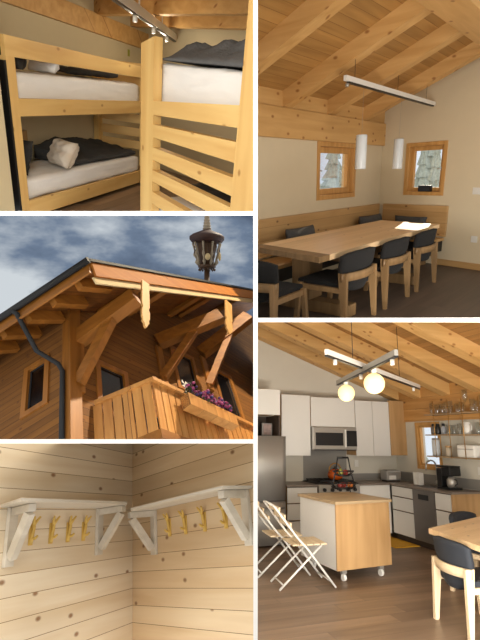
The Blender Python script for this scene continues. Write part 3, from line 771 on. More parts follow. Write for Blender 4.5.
# ================================================================== BUNK ROOM (upper left)
enter('bunk')
RB = F(.821, -.469, 0, -119.75)               # along the end of the right bunk; +y leads into the room
M['pine'] = wood('pine_bed_x', 'dcb977', 'cda260', 'x', 8, .5, knots=.06, kscale=2.6, kcol='9a6a30')
M['pine_z'] = wood('pine_bed_z', 'dcb977', 'cda260', 'z', 8, .5, knots=.06, kscale=2.6, kcol='9a6a30')
M['pine_y'] = wood('pine_bed_y', 'd8b478', 'c89f60', 'y', 8, .5)
M['bunk_wall'] = plain('bunk_plaster', 'c6b795', .85, bump=.05, bscale=50, var=.03)
M['sheet'] = plain('white_sheet', 'e4e2e0', .85, bump=.1, bscale=25, var=.03)
M['slate'] = plain('slate_bedding', '3a3a3b', .9, bump=.3, bscale=60, var=.12)
M['charcoal'] = plain('charcoal_pillow', '2c2a28', .9, bump=.2, bscale=60, var=.1)
M['beige'] = plain('beige_pillow', 'cfc3b4', .9, bump=.1, bscale=30, var=.05)
struct('floor', MB().box(-.6, 5.3, -4.0, 1.0, -.1, 0), M['oak_floor'], 'brown plank floor between the bunk beds')
struct('wall_left', MB().box(-.17, 5.3, .95, 1.1, 0, 2.75), M['bunk_wall'], 'beige wall behind the left bunk bed')
struct('wall_back', MB().box(-4, 5.5, 3.0, 3.15, 0, 2.9), M['bunk_wall'], 'beige wall behind the right bunk bed', RB)
struct('wall_end', MB().box(-.75, -.18, -.05, .949, 0, 2.2), M['bunk_wall'], 'beige wall end left of the bunk post')
struct('trim_4', MB().bar((-.6, .91, 2.47), (5.3, .91, 2.26), .08, .27), M['beam_y'], 'spruce wall beam above the left bunk')
struct('ceiling', MB().box(-2, 7, -5, 1.2, 2.66, 2.72), M['ceil_x'], 'spruce board ceiling over the bunk beds')
for k, (x, lb) in enumerate(((4.55, 'spruce rafter against the back wall of the bunk room'), (3.35, 'spruce rafter crossing above the lamp track'), (1.9, 'spruce rafter above the middle of the left bunk'))):
    p = Vector((x, .95, 2.555)); d = Vector((-.4965, -.868, 0)); 
    struct('rafter', MB().bar(p, p + d*4.6, .16, .2), M['beam_y'], lb, cat='rafter')
# left bunk
lb_ = thing('bunk_bed', 'left pine bunk bed standing along the wall', 'bunk bed')
L = 3.22
def post(par, x0, x1, y0, y1, z, slant=0, m=None, name='post'):
    mb = MB(); mb.prism([(x0, y0, 0), (x1, y0, 0), (x1, y0, z+slant), (x0, y0, z)], (0, y1-y0, 0)); return part(name, mb, M['pine_z'], par)
post(lb_, 0, .125, 0, .09, 1.70); post(lb_, L-.125, L, 0, .09, 1.70)
post(lb_, 0, .125, .84, .93, 1.93); post(lb_, L-.125, L, .84, .93, 1.88)
part('top_rail', MB().prism([(0, 0, 1.70), (L, 0, 1.645), (L, 0, 1.80), (.0, 0, 1.885)], (0, .05, 0)), M['pine'], lb_)
part('side_rail', MB().box(.126, L-.126, 0, .045, 1.14, 1.315, .004), M['pine'], lb_)
part('side_rail', MB().box(.126, L-.126, 0, .045, .05, .24, .004), M['pine'], lb_)
part('back_rail', MB().box(.126, L-.126, .88, .93, 1.14, 1.315), M['pine'], lb_)
part('back_rail', MB().box(.126, L-.126, .88, .93, .10, .29), M['pine'], lb_)
for z in (.55, .75, .96, 1.52, 1.72): part('end_slat', MB().box(L-.05, L-.005, .091, .839, z, z+.13, .004), M['pine_y'], lb_)
part('shade_panel', MB().box(-.035, -.004, .0, .93, .12, 1.66), M['black'], lb_, 'dark panel for the shade between bed end and wall')  # dark sheet put where only shade lies between bed and wall
for z in (.16, 1.19): part('slat_base', MB().box(.05, L-.06, .05, .875, z, z+.03), M['pine'], lb_)
solo('mattress', soft_block(.15, L-.15, .075, .80, 1.245, 1.56, .012, 3, 26, 1, .05), M['sheet'], 'white sheeted mattress on the upper left bunk', 'mattress')
solo('mattress', soft_block(.15, L-.15, .075, .80, .215, .46, .012, 3, 26, 2, .05), M['sheet'], 'white sheeted mattress on the lower left bunk', 'mattress')
RX = Matrix.Rotation(R(90), 4, 'Z')
solo('pillow', pillow_mb(.62, .27, .2, 3, .03), M['charcoal'], 'dark pillow propped at the head of the upper left bunk', 'pillow', F(.42, .40, 1.585, 80) @ Matrix.Rotation(R(24), 4, 'X'))
solo('pillow', pillow_mb(.5, .27, .2, 4, .04), M['sheet'], 'white pillow lying on the upper left bunk', 'pillow', F(1.02, .36, 1.585, 70) @ Matrix.Rotation(R(30), 4, 'X'))
solo('blanket', soft_block(1.75, 2.85, .30, .80, 1.60, 1.67, .02, 4, 20, 5, .04), M['slate'], 'dark grey blanket folded on the upper left bunk', 'blanket')
solo('pillow', pillow_mb(.6, .40, .2, 5, .03), M['charcoal'], 'dark pillow at the head of the lower left bunk', 'pillow', F(.40, .45, .47, 80) @ Matrix.Rotation(R(18), 4, 'X'))
solo('pillow', pillow_mb(.50, .36, .22, 6, .05), M['beige'], 'pale crumpled pillow on the lower left bunk', 'pillow', F(1.08, .27, .49, 62) @ Matrix.Rotation(R(30), 4, 'X'))
def duvet(u, v):
    x = 1.36+1.69*u; y = .18+.64*v - .04*u*(1-v)
    z = .53 + .045*noise.fractal(Vector((x*3, y*4, 1)), .8, 2, 3) + .17*v*(.6+.4*math.sin(3*u+.4))
    return Vector((x, y, max(.50, z)))
solo('duvet', MB(True).grid(34, 16, duvet, lambda u, v, p: Vector((p.x, p.y, .478))), M['slate'], 'dark grey duvet spread on the lower left bunk', 'duvet')
solo('bedside_shelf', MB().box(1.0, 1.17, .75, .945, .62, .86, .006), M['kwood'], 'small wooden box shelf on the wall by the lower left pillow', 'shelf')
solo('paper_tag', MB().box(0, .07, -.006, 0, 0, .11), plain('green_paper', '9a9a3a', .8), 'green paper tag pinned on the wall above the left bunk', 'tag', F(4.35, .949, 1.97))

# right bunk
rb = thing('bunk_bed', 'right pine bunk bed with rung boards across its end', 'bunk bed', RB)
W0, W1_ = .93, 2.66
mb = MB(); mb.prism([(W0, 0, 0), (W0+.22, 0, 0), (W0+.22, 0, 2.03), (W0, 0, 1.965)], (0, .10, 0)); part('post', mb, M['pine_z'], rb, 'end post with a slanted top')
mb = MB(); mb.prism([(2.38, 0, 0), (2.66, 0, 0), (2.66, 0, 2.5), (2.38, 0, 2.45)], (0, .12, 0)); part('post', mb, M['pine_z'], rb, 'tall end post')
for a in (W0, 2.46): part('post', MB().box(a, a+.18, 2.62, 2.72, 0, 1.75), M['pine_z'], rb)
for za, zb2, zc, zd in ((1.335, 1.465, 1.37, 1.55), (1.12, 1.245, 1.08, 1.255), (.895, 1.02, .785, .95), (.67, .79, .53, .68), (.43, .56, .25, .40)):
    # the rung boards hang a little lower towards the tall post
    mb = MB(); mb.prism([(W0+.221, .0, za), (2.379, .0, zc), (2.379, .0, zd), (W0+.221, .0, zb2)], (0, .10, 0)); part('rung_board', mb, M['pine'], rb)
for a in (W0+.02, 2.5):
    for z in (.2, 1.33): part('side_rail', MB().box(a, a+.045, .121, 2.619, z, z+.18), M['pine_y'], rb)
for z in (.2, 1.36): part('slat_base', MB().box(W0+.07, 2.49, .13, 2.6, z, z+.03), M['pine_y'], rb)
solo('mattress', soft_block(1.03, 2.46, .13, 2.58, 1.412, 1.82, .016, 3, 26, 7, .06), M['sheet'], 'white sheeted mattress on the upper right bunk', 'mattress', RB)
def heap(u, v):
    x = 1.0+1.52*u; y = .125+1.6*v
    e = min(1, 5*min(u, 1-u)+.1)*min(1, 5*min(v, 1-v)+.1)
    z = 1.85 + e*(.16+.07*u + .07*noise.fractal(Vector((x*5, y*5, 4)), .8, 2.1, 4))
    return Vector((x, y, z))
solo('blanket', MB(True).grid(40, 36, heap, lambda u, v, p: Vector((p.x, p.y, 1.842))), plain('grey_blanket', '5b5b5c', .95, bump=.5, bscale=40, var=.15), 'crumpled dark grey blanket heaped on the upper right bunk', 'blanket', RB)
solo('mattress', soft_block(1.03, 2.46, .14, 2.58, .246, .46, .012, 3, 22, 8, .05), M['sheet'], 'white sheeted mattress on the lower right bunk', 'mattress', RB)
solo('duvet', MB(True).grid(30, 30, lambda u, v: Vector((1.05+1.38*u, .55+1.5*v, .57+.12*abs(noise.fractal(Vector((u*4, v*4, 9)), .8, 2, 3))*min(1, 5*min(v, 1-v)))), lambda u, v, p: Vector((p.x, p.y, .48))), M['charcoal'], 'dark duvet on the lower right bunk behind the rung boards', 'duvet', RB)
solo('pillow', pillow_mb(.8, .5, .25, 9, .04), M['beige'], 'pale pillow at the far end of the lower right bunk', 'pillow', RB @ F(1.95, 2.25, .50, 0) @ Matrix.Rotation(R(-25), 4, 'X'))
# track lamp
tl = thing('track_lamp', 'white ceiling track lamp with black slot in the bunk room', 'lamp')
p, q = Vector((-.1, -1.11, 2.36)), Vector((4.5, .10, 2.36))
part('bar', MB().bar(p, q, .06, .10), M['white_metal'], tl)
part('bar_slot', MB().bar(p-Vector((0, 0, .06)), q-Vector((0, 0, .06)), .04, .02), M['black'], tl, 'black slot under the bar')
for k in (.3, .55, .8):
    s_ = MB(True); s_.lathe([(.02, -.14), (.028, -.13), (.028, -.071)], 10, p.lerp(q, k)); part('spot_head', s_, M['white_metal'], tl)
for k in (.35, .7): 
    s_ = MB(True); c = p.lerp(q, k); s_.tube([c+Vector((0, 0, .05)), (c.x, c.y, 2.66)], .01, 6); part('hanger', s_, M['white_metal'], tl)

# ================================================================== COAT CORNER (lower left)
enter('entry')
HR = F(0, 0, 0, -121.19)                      # along the right board wall; room side -y
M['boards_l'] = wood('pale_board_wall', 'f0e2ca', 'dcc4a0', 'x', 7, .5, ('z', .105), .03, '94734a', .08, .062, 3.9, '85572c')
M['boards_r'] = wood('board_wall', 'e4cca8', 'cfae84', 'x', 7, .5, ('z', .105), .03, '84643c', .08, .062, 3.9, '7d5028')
M['limed'] = wood('limed_shelf', 'ded6c8', 'c9bfae', 'x', 10, .5)
M['hook'] = plain('yellow_wood_hook', 'd9b45c', .45, var=.1)
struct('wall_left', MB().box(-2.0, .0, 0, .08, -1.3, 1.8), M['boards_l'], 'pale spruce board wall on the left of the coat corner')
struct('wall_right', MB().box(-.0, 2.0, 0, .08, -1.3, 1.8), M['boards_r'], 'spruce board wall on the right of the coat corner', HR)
def shelf(label, m, poly, brackets):
    t = thing('coat_shelf', label, 'shelf', m, 'white coat shelves')
    part('board', MB().prism([(x, y, -.004) for x, y in poly], (0, 0, .015)), M['limed'], t)
    for x, (dx, dy) in brackets:
        f = Vector((dx, dy, 0)); 
        up = part('bracket', MB().box(x-.03, x+.03, -.022, -.001, -.29, -.006, .002), M['limed'], t)
        part('arm', MB().bar(Vector((x, -.023, -.026)), Vector((x, 0, -.026)) + f, .04, .038), M['limed'], up)
        part('brace', MB().bar(Vector((x, -.03, -.25)), Vector((x, 0, -.05)) + f*.9, .04, .04, (1, 0, 0)), M['limed'], up)
    return t
shelf('white limed shelf on the left board wall', F(0, 0, .012), [(-1.28, -.001), (-1.40, -.245), (-.463, -.245), (-.137, -.001)] , [(-1.20, (-.06, -.19)), (-.43, (-.0, -.20))])
# the right shelf: ends cut so that it meets the left one
shelf('white limed shelf on the right board wall', HR @ F(0, 0, -.03), [(.001, -.001), (.455, -.245), (1.475, -.245), (1.43, -.001)], [(.34, (.0, -.20)), (1.37, (.04, -.21))])
def hook(label, m, first=[None]):
    if first[0]: return dup(first[0], m, label)
    t = thing('coat_hook', label, 'hook', m, 'yellow coat hooks')
    part('stem', MB(True).tube([(0, -.004, -.085), (0, -.012, -.05), (.002, -.02, 0), (-.002, -.022, .03)], [.013, .011, .010, .010], 8), M['hook'], t)
    for sx in (-1, 1):
        part('prong', MB(True).tube([(-.002, -.022, .018), (sx*.014, -.03, .042), (sx*.026, -.045, .066)], [.010, .009, .006], 8), M['hook'], t)
    part('peg', MB(True).tube([(0, -.01, -.055), (.003, -.034, -.058), (.004, -.05, -.045)], [.009, .009, .007], 8), M['hook'], t)
    part('back_plate', MB().box(-.018, .018, -.006, -.0008, -.095, .03, .002), M['hook'], t)
    first[0] = t
    return t
for i, x in enumerate((-1.045, -.885, -.735, -.585)):
    hook(f'{ordw[i]} yellow forked coat hook from the left on the left board wall', F(x, 0, -.10) @ Matrix.Scale(.9, 4))
for i, x in enumerate((.54, .735, .95, 1.165)):
    hook(f'{ordw[i]} yellow forked coat hook from the left on the right board wall', HR @ F(x, 0, -.135) @ Matrix.Scale(.9, 4))
# ================================================================== CHALET FRONT (middle left)
enter('chalet')
CL = F(0, 0, 0, -78.63)                       # along the eaves wall; x runs to the corner, outside -y
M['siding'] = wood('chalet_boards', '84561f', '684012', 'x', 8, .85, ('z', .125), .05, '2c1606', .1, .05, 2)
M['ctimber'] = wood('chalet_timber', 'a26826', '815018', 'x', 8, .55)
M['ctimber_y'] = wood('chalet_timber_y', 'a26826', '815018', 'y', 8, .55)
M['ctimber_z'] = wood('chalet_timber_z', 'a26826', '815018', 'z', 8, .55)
M['soffit'] = wood('soffit_boards', '8d5822', '6f4114', 'x', 8, .55, ('y', .14), .05, '3c2008', .1)
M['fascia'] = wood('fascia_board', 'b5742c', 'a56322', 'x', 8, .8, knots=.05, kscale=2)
M['pendant'] = wood('pendant_board', 'd8a866', 'c8944f', 'z', 9, .7)
M['cream_board'] = plain('cream_fascia', 'cdb586', .8)
M['balc'] = wood('balcony_boards', 'd29a55', 'bb7f3e', 'z', 9, .5, ('x', .3), .01, '5a3414', .1)
M['metal'] = plain('dark_roof_metal', '1f2022', .75)
M['dark_glass'] = plain('dark_window_glass', '050507', .2)
M['roof'] = plain('dark_roof_cover', '2c2d30', .7)
house = thing('chalet', 'wooden chalet corner under a wide overhanging roof', 'house')
PI4 = lambda m, vs: [m @ Vector(v) for v in vs]
wl = MB()
for x0, x1, z0, z1 in ((-4, -.86, -1, 2.6), (-.41, 0, -1, 2.6), (-.86, -.41, -1, .5), (-.86, -.41, 1.43, 2.6)):
    wl.box(x0, x1, 0, .12, z0, z1, 0)
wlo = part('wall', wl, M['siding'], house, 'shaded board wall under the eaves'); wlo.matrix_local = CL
GW = [(.50, 1.10, .30, 1.31), (2.44, 3.12, 1.62, 2.74), (3.78, 4.46, 1.50, 2.82)]
wg = wall_with_holes(MB(), 0, 7, -1, 7, 0, .12, GW)
UPN = Vector((1, 0, .65)).cross(Vector((-.19717, .98037, 0))).normalized()
bmesh.ops.bisect_plane(wg.bm, geom=wg.bm.verts[:]+wg.bm.edges[:]+wg.bm.faces[:], plane_co=(-.535, -1.225, 1.68), plane_no=UPN, clear_outer=True)
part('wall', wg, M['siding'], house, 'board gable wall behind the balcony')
def house_window(m, x0, x1, z0, z1, lab):
    fw = .06; f = MB()
    for a in ((x0-.03, x0+fw, z0-.03, z1+.03), (x1-fw, x1+.03, z0-.03, z1+.03), (x0+fw, x1-fw, z0-.03, z0+fw), (x0+fw, x1-fw, z1-fw, z1+.03)):
        f.box(a[0], a[1], -.03, .06, a[2], a[3], .004)
    fo = part('window', f, M['ctimber_z'], house, lab); fo.matrix_local = m
    part('pane', MB().box(x0+fw, x1-fw, .03, .045, z0+fw, z1-fw), M['dark_glass'], fo)
    part('sash', MB().box(x0+fw, x0+fw+.03, .02, .029, z0+fw, z1-fw).box(x1-fw-.03, x1-fw, .02, .029, z0+fw, z1-fw).box(x0+fw, x1-fw, .02, .029, z1-fw-.03, z1-fw).box(x0+fw, x1-fw, .02, .029, z0+fw, z0+fw+.03), M['metal'], fo)
house_window(CL, -.86, -.41, .5, 1.43, 'small dark window in the eaves wall')
for w_, lb in zip(GW, ('dark window beside the corner post', 'dark window in the middle of the gable', 'dark window at the right of the gable')):
    house_window(Matrix.Identity(4), *w_, lb)
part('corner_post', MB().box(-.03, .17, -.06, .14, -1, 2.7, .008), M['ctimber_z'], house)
# roof: eaves corner E0, rises along +x, runs back along the eaves
E0 = Vector((-.535, -1.225, 1.80)); BX = Vector((-.19717, .98037, 0)); SL = Vector((1, 0, .65))
NZ = Vector((0, 0, 1))
def rp(s, t, o=0): return E0 + SL*s + BX*t + NZ*o
S1, T1 = 7.0, 3.2
part('roof_cover', MB().prism([rp(-.04, -.04, -.04), rp(S1, -.04, -.04), rp(S1, T1, -.04), rp(-.04, T1, -.04)], (0, 0, .06)), M['roof'], house)
part('soffit', MB().prism([rp(0, 0, -.10), rp(S1, 0, -.10), rp(S1, T1, -.10), rp(0, T1, -.10)], (0, 0, .055)), M['soffit'], house)
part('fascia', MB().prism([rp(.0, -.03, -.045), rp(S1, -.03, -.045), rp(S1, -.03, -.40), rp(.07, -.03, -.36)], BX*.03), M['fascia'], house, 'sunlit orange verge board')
part('fascia', MB().prism([rp(.05, .005, -.361), rp(S1, .005, -.401), rp(S1, .005, -.56), rp(.11, .005, -.50)], BX*.03), M['cream_board'], house, 'cream strip under the verge board')
part('fascia', MB().prism([rp(-.02, 0, -.045), rp(-.02, T1, -.045), rp(-.02, T1, -.26), rp(-.02, 0, -.26)], (.03, 0, 0)), M['ctimber_y'], house, 'board along the eaves')
ed = MB(); ed.prism([rp(-.06, -.06, .021), rp(S1, -.06, .021), rp(S1, -.06, -.044), rp(-.06, -.06, -.044)], BX*.028); part('verge_flashing', ed, M['metal'], house)
# gutter and downpipe
gt = MB(True); gt.tube([rp(-.085, -.06, -.02), rp(-.085, T1, -.02)], .05, 10); part('gutter', gt, M['metal'], house)
pts = [rp(-.085, 1.36, -.05), rp(-.06, 1.30, -.16), Vector((-.40, .22, 1.22)), Vector((-.13, .08, .98)), Vector((-.075, .06, .85)), Vector((-.075, .06, -1))]
dp = MB(True); dp.tube(pts, .036, 10); part('downpipe', dp, M['metal'], house)
# rafter tails under the eaves
for k in range(7):
    t_ = .35+.48*k
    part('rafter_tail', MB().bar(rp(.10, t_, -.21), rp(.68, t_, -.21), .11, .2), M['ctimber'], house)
# purlins and knee braces carrying the verge
PUR = {.10: ((.17, -.02, 1.62), (.42, -1.13, 1.80)), 2.15: ((2.05, -.02, 2.62), (2.93, -1.13, 3.0)), 3.75: ((3.5, -.02, 3.1), (4.3, -1.13, 3.9))}
for x, s_ in ((.10, .66), (2.15, 2.72), (3.75, 4.30)):
    zt = E0.z + .65*s_ - .12
    xs = E0.x + s_
    a, b_ = PUR[x]
    a, b_ = Vector(a), Vector(b_); zt = a.z+.16; xs = a.x
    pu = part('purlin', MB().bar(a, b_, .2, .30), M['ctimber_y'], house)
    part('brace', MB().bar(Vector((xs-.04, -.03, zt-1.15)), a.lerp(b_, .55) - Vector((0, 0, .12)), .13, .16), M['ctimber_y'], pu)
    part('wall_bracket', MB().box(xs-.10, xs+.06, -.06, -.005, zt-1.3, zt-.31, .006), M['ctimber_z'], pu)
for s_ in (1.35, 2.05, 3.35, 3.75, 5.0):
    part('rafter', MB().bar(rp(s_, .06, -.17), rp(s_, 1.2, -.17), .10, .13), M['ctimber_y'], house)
# carved pendants on the verge
def pendant(top, bot, w):
    top, bot = Vector(top), Vector(bot); d = bot-top; L_ = d.length; d.normalize(); sx = Vector((d.z, 0, -d.x)); sx = -sx if sx.x < 0 else sx
    half = [(.5, 0), (.5, .55), (.38, .60), (.5, .66), (.5, .80), (.36, .84), (.44, .89), (.2, .93), (.16, .975), (0, 1)]
    pl = [top + d*L_*b + sx*w*a for a, b in half] + [top + d*L_*b - sx*w*a for a, b in half[-2::-1]]
    return MB().prism(pl, (0, -.035, 0))
part('carved_pendant', pendant((.478, -1.30, 2.02), (.30, -1.30, .80), .15), M['pendant'], house, 'carved wooden pendant nearer the corner')
part('carved_pendant', pendant((3.13, -1.30, 3.42), (2.66, -1.30, 2.10), .20), M['pendant'], house, 'carved wooden pendant farther along the verge')
# balcony
BY, BZ0, BZ1 = -.86, -.50, .38; BX0, BX1 = .78, 3.6
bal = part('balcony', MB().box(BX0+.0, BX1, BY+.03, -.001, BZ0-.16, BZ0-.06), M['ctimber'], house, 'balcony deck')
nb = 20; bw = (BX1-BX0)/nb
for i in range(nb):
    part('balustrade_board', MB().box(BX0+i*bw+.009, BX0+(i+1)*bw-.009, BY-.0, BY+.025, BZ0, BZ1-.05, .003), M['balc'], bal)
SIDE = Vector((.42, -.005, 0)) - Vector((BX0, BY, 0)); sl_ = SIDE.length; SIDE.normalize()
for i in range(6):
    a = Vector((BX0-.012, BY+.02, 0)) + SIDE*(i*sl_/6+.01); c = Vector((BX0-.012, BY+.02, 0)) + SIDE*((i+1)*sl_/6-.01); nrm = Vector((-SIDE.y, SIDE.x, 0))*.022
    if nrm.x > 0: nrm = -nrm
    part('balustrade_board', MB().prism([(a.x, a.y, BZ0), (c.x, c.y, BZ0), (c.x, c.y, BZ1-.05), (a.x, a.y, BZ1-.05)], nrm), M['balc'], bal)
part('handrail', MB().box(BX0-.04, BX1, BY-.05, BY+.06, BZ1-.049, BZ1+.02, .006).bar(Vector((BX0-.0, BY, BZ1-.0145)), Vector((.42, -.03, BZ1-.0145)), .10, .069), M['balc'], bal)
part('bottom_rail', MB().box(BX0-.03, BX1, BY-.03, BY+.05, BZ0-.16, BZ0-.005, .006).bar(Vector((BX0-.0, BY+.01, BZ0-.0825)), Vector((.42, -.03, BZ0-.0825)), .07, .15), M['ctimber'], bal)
dc = thing('deck_chair', 'dark chair back showing above the balcony corner', 'chair', F(1.02, -.42, BZ0-.06, 15))
part('seat', MB().box(-.16, .16, -.14, .14, .55, .60, .02), M['black'], dc); part('backrest', MB().box(-.16, .16, .10, .14, .6005, 1.24, .018), M['black'], dc)
for ax_ in (-.13, .11):
    for ay_ in (-.12, .10): part('leg', MB().box(ax_, ax_+.025, ay_, ay_+.025, 0, .5495), M['black'], dc)
# flower box
fbx = thing('flower_box', 'wooden flower box hung on the balcony front', 'planter', F(1.21, -1.11, -.07))
b = MB(); b.box(0, 1.12, 0, .02, 0, .22, .003); b.box(0, 1.12, .15, .168, 0, .22, .003); b.box(0, .02, .0201, .1499, 0, .22); b.box(1.10, 1.12, .0201, .1499, 0, .22); b.box(.02, 1.10, .0201, .1499, 0, .02)
part('trough', b, M['balc'], fbx)
part('soil', MB().box(.021, 1.099, .0205, .1495, .15, .2), M['roof'], fbx)
rnd = random.Random(4)
lf = MB(True); fl = MB(True); fl2 = MB(True)
for i in range(230):
    x = .05+1.02*rnd.random(); y = .07+.085*(rnd.random()-.5)*2; z = .20+.22*rnd.random()**1.2*(.6+.4*math.sin(x*9)**2)
    a = rnd.random()*6.28; s_ = .028+.02*rnd.random(); p_ = Vector((x, y, z)); d = Vector((math.cos(a), math.sin(a), .3))*s_; e = Vector((-math.sin(a), math.cos(a), .5))*s_*.6
    lf._new([p_-d*.2, p_+d*.6+e, p_+d*1.5, p_+d*.6-e], [(0, 1, 2, 3)])
for i in range(190):
    x = .06+1.0*rnd.random(); y = .065+.085*(rnd.random()-.5)*2; z = .26+.24*rnd.random()*(.55+.45*math.sin(x*9)**2)
    (fl if rnd.random() < .7 else fl2).ball((x, y, z), .022+.012*rnd.random(), 6, (1, 1, .7))
part('leaves', lf, plain('geranium_leaf', '3c4a2c', .7, var=.3), fbx, None, 'stuff')
part('blossoms', fl, plain('magenta_petals', 'a8487e', .6, var=.25, vscale=30), fbx, 'magenta blossoms', 'stuff')
part('blossoms', fl2, plain('violet_petals', '5d4a86', .6, var=.25, vscale=30), fbx, 'violet blossoms', 'stuff')
pwh = thing('garden_pinwheel', 'small white pinwheel at the left end of the flower box', 'ornament', F(1.29, -1.02, .135))
part('stick', MB(True).tube([(0, 0, 0), (0, 0, .26)], .008, 6), M['white_metal'], pwh)
for a in range(4):
    v = MB(); q = Matrix.Rotation(a*math.pi/2, 4, 'Y'); z_ = Matrix.Translation((0, -.015, .26)) @ q
    v.prism([z_ @ Vector(p) for p in ((0, 0, 0), (.02, 0, .07), (.075, 0, .05))], (0, .006, 0)); part('vane', v, M['white'], pwh)

# bird house on its mast, upright beside the roof
scale_ = 1.0
CUR['m'] = Matrix.Translation((-1.462, 14.0, CAMZ))        # stands behind the ridge, plumb
M['lan_wood'] = wood('dark_carved_wood', '5a3d22', '3c2714', 'z', 14, .6)
M['lan_pale'] = plain('weathered_grey_carving', '9d8f7a', .7, var=.3, vscale=20)
M['lan_red'] = plain('dark_red_brown_brim', '3a1f16', .6)
TL = Matrix.Rotation(R(14), 4, 'X')
bh = thing('bird_house', 'round carved bird house with spire rising on a mast behind the roof', 'bird house')
part('mast', MB(True).tube([(0, 0, -1.2), (0, 0, 1.60)], [.085, .085], 10), M['lan_wood'], bh)
fl_ = MB(True); fl_.lathe([(.20, 1.56), (.27, 1.60), (.27, 1.67), (.22, 1.69)], 24); part('base_ring', fl_, M['lan_wood'], bh)
for i in range(14):
    a = i*2*math.pi/14; v = MB(True); v.lathe([(.01, 1.49), (.03, 1.52), (.02, 1.56)], 8, (.24*math.cos(a), .24*math.sin(a), 0)); part('drop', v, M['lan_wood'], bh)
part('core', MB(True).lathe([(.16, 1.69), (.2, 1.74), (.30, 2.28), (.30, 2.36)], 20), M['lan_wood'], bh)
for i in range(9):
    a = i*2*math.pi/9+.35; ca, sa = math.cos(a), math.sin(a)
    v = MB(True); v.tube([(.25*ca, .25*sa, 1.66), (.32*ca, .32*sa, 1.76), (.31*ca, .31*sa, 1.86), (.38*ca, .38*sa, 1.98), (.37*ca, .37*sa, 2.1), (.43*ca, .43*sa, 2.34)], [.028, .05, .024, .045, .022, .035], 8); part('baluster', v, M['lan_pale'], bh)
for i in range(9):
    a = i*2*math.pi/9; v = MB(True); v.tube([(.36*math.cos(a), .36*math.sin(a), 2.3), (.40*math.cos(a), .40*math.sin(a), 2.0)], .012, 6); part('spindle', v, M['lan_wood'], bh)
brim = MB(True); brim.lathe([(.28, 2.33), (.46, 2.36), (.53, 2.45), (.53, 2.53), (.44, 2.60), (.20, 2.70), (.12, 2.74)], 32); part('brim', brim, M['lan_red'], bh)
prof = []
for i in range(9):
    z = 2.74+i*.085; r0 = .135-.0125*i; prof += [(r0*.8, z), (r0, z+.03), (r0*.95, z+.055)]
prof.append((.015, 2.74+9*.085))
part('spire', MB(True).lathe(prof, 18), M['lan_pale'], bh)
for of_, or_, os_ in (((.06, -.36, 1.88), .085, (1, .8, 1.2)), ((.40, -.16, 1.90), .06, (.7, .7, 2.2))):
    part('carved_figure', MB(True).ball(of_, or_, 12, os_), M['cream_board'], bh, 'pale carved figure')

# ================================================================== partition rack, camera, light
CUR['m'] = Matrix.Translation((0, 0, CAMZ)); CUR['room'] = None
Y0 = 1.95                                      # front edges of the boards
PITCH_UP, PITCH_MID, PITCH_LOW = .2317, 0.0, -.2639     # rise per metre of depth of the three shelf boards
def shelf_board(name, tz, xa, xb, depth, label, hgt=.0091):
    """a shelf board of the rack with pitch tz"""
    mb = MB(); vs = []
    for y in (Y0, depth):
        for x in (xa, xb):
            for s_ in (-1, 1): vs.append((x, y, y*tz + s_*hgt))
    mb._new([Vector(v) for v in vs], [(0, 1, 3, 2), (4, 6, 7, 5), (0, 4, 5, 1), (2, 3, 7, 6), (0, 2, 6, 4), (1, 5, 7, 3)], False)
    return struct(name, mb, M['white_board'], label)
struct('trim_5', MB().box(-.0072, .0114, Y0, 13.0, -4.2, 5.5), M['white_board'], 'white upright partition board between the left and right rooms')  # made deep and tall enough to block the sun from the chalet
shelf_board('trim_6', PITCH_UP, -1.25, -.0076, 2.6, 'white partition board between bunk room and chalet')
shelf_board('trim_7', PITCH_LOW, -1.25, -.0076, 4.6, 'white partition board between chalet and coat corner')
shelf_board('trim_8', PITCH_MID, .0119, 1.12, 8.0, 'white partition board between dining corner and kitchen')

cam = bpy.data.cameras.new('camera'); co = bpy.data.objects.new('camera', cam); COL.objects.link(co)
co.location = (0, 0, CAMZ); co.rotation_euler = (R(90), 0, 0)
cam.sensor_fit = 'AUTO'; cam.sensor_width = 36; cam.lens = 25.875
cam.shift_x = -.02344; cam.clip_start = .05
scene.camera = co

# every room ends at the partition boards: cut off what would reach through them
def trim_to(room, planes):
    """planes: (point, normal) in the world, the room lies on the side the normal points to"""
    done = {}
    for o in list(COL.objects):
        if o.type != 'MESH': continue
        r = o
        ml = o.matrix_local.copy() if o.parent else None
        chain = [o]
        while r.parent is not None: r = r.parent; chain.append(r)
        if ROOM_OF.get(r.name) != room: continue
        mw = Matrix.Identity(4)
        for c in reversed(chain): mw = mw @ c.matrix_basis
        inv = mw.inverted(); rot = inv.to_3x3()
        for p, n in planes:
            lp, ln = inv @ Vector(p), (rot @ Vector(n)).normalized()
            me = o.data
            if min(((v.co-lp).dot(ln) for v in me.vertices), default=0) >= -1e-5: continue
            if me.users > 1: me = o.data = me.copy()
            bm = bmesh.new(); bm.from_mesh(me)
            res = bmesh.ops.bisect_plane(bm, geom=bm.verts[:]+bm.edges[:]+bm.faces[:], plane_co=lp, plane_no=ln, clear_inner=True)
            ce = [e for e in res['geom_cut'] if isinstance(e, bmesh.types.BMEdge)]
            try: bmesh.ops.holes_fill(bm, edges=ce, sides=0)
            except Exception: pass
            bm.to_mesh(me); bm.free()
    for o in list(COL.objects):                    # nothing left of it inside the rack
        if o.type == 'MESH' and len(o.data.polygons) == 0:
            bpy.data.objects.remove(o)
C0 = Vector((0, 0, CAMZ))
UPRIGHT = Vector((1, -.001, 0))
def above(p): return (C0, Vector((0, -p, 1)))
def below(p): return (C0, Vector((0, p, -1)))
right, left = (C0, UPRIGHT), (C0, -UPRIGHT)
trim_to('dining', [right, above(PITCH_MID+.0008)])
trim_to('kitchen', [right, below(PITCH_MID-.0008)])
trim_to('bunk', [left, above(PITCH_UP+.0008)])
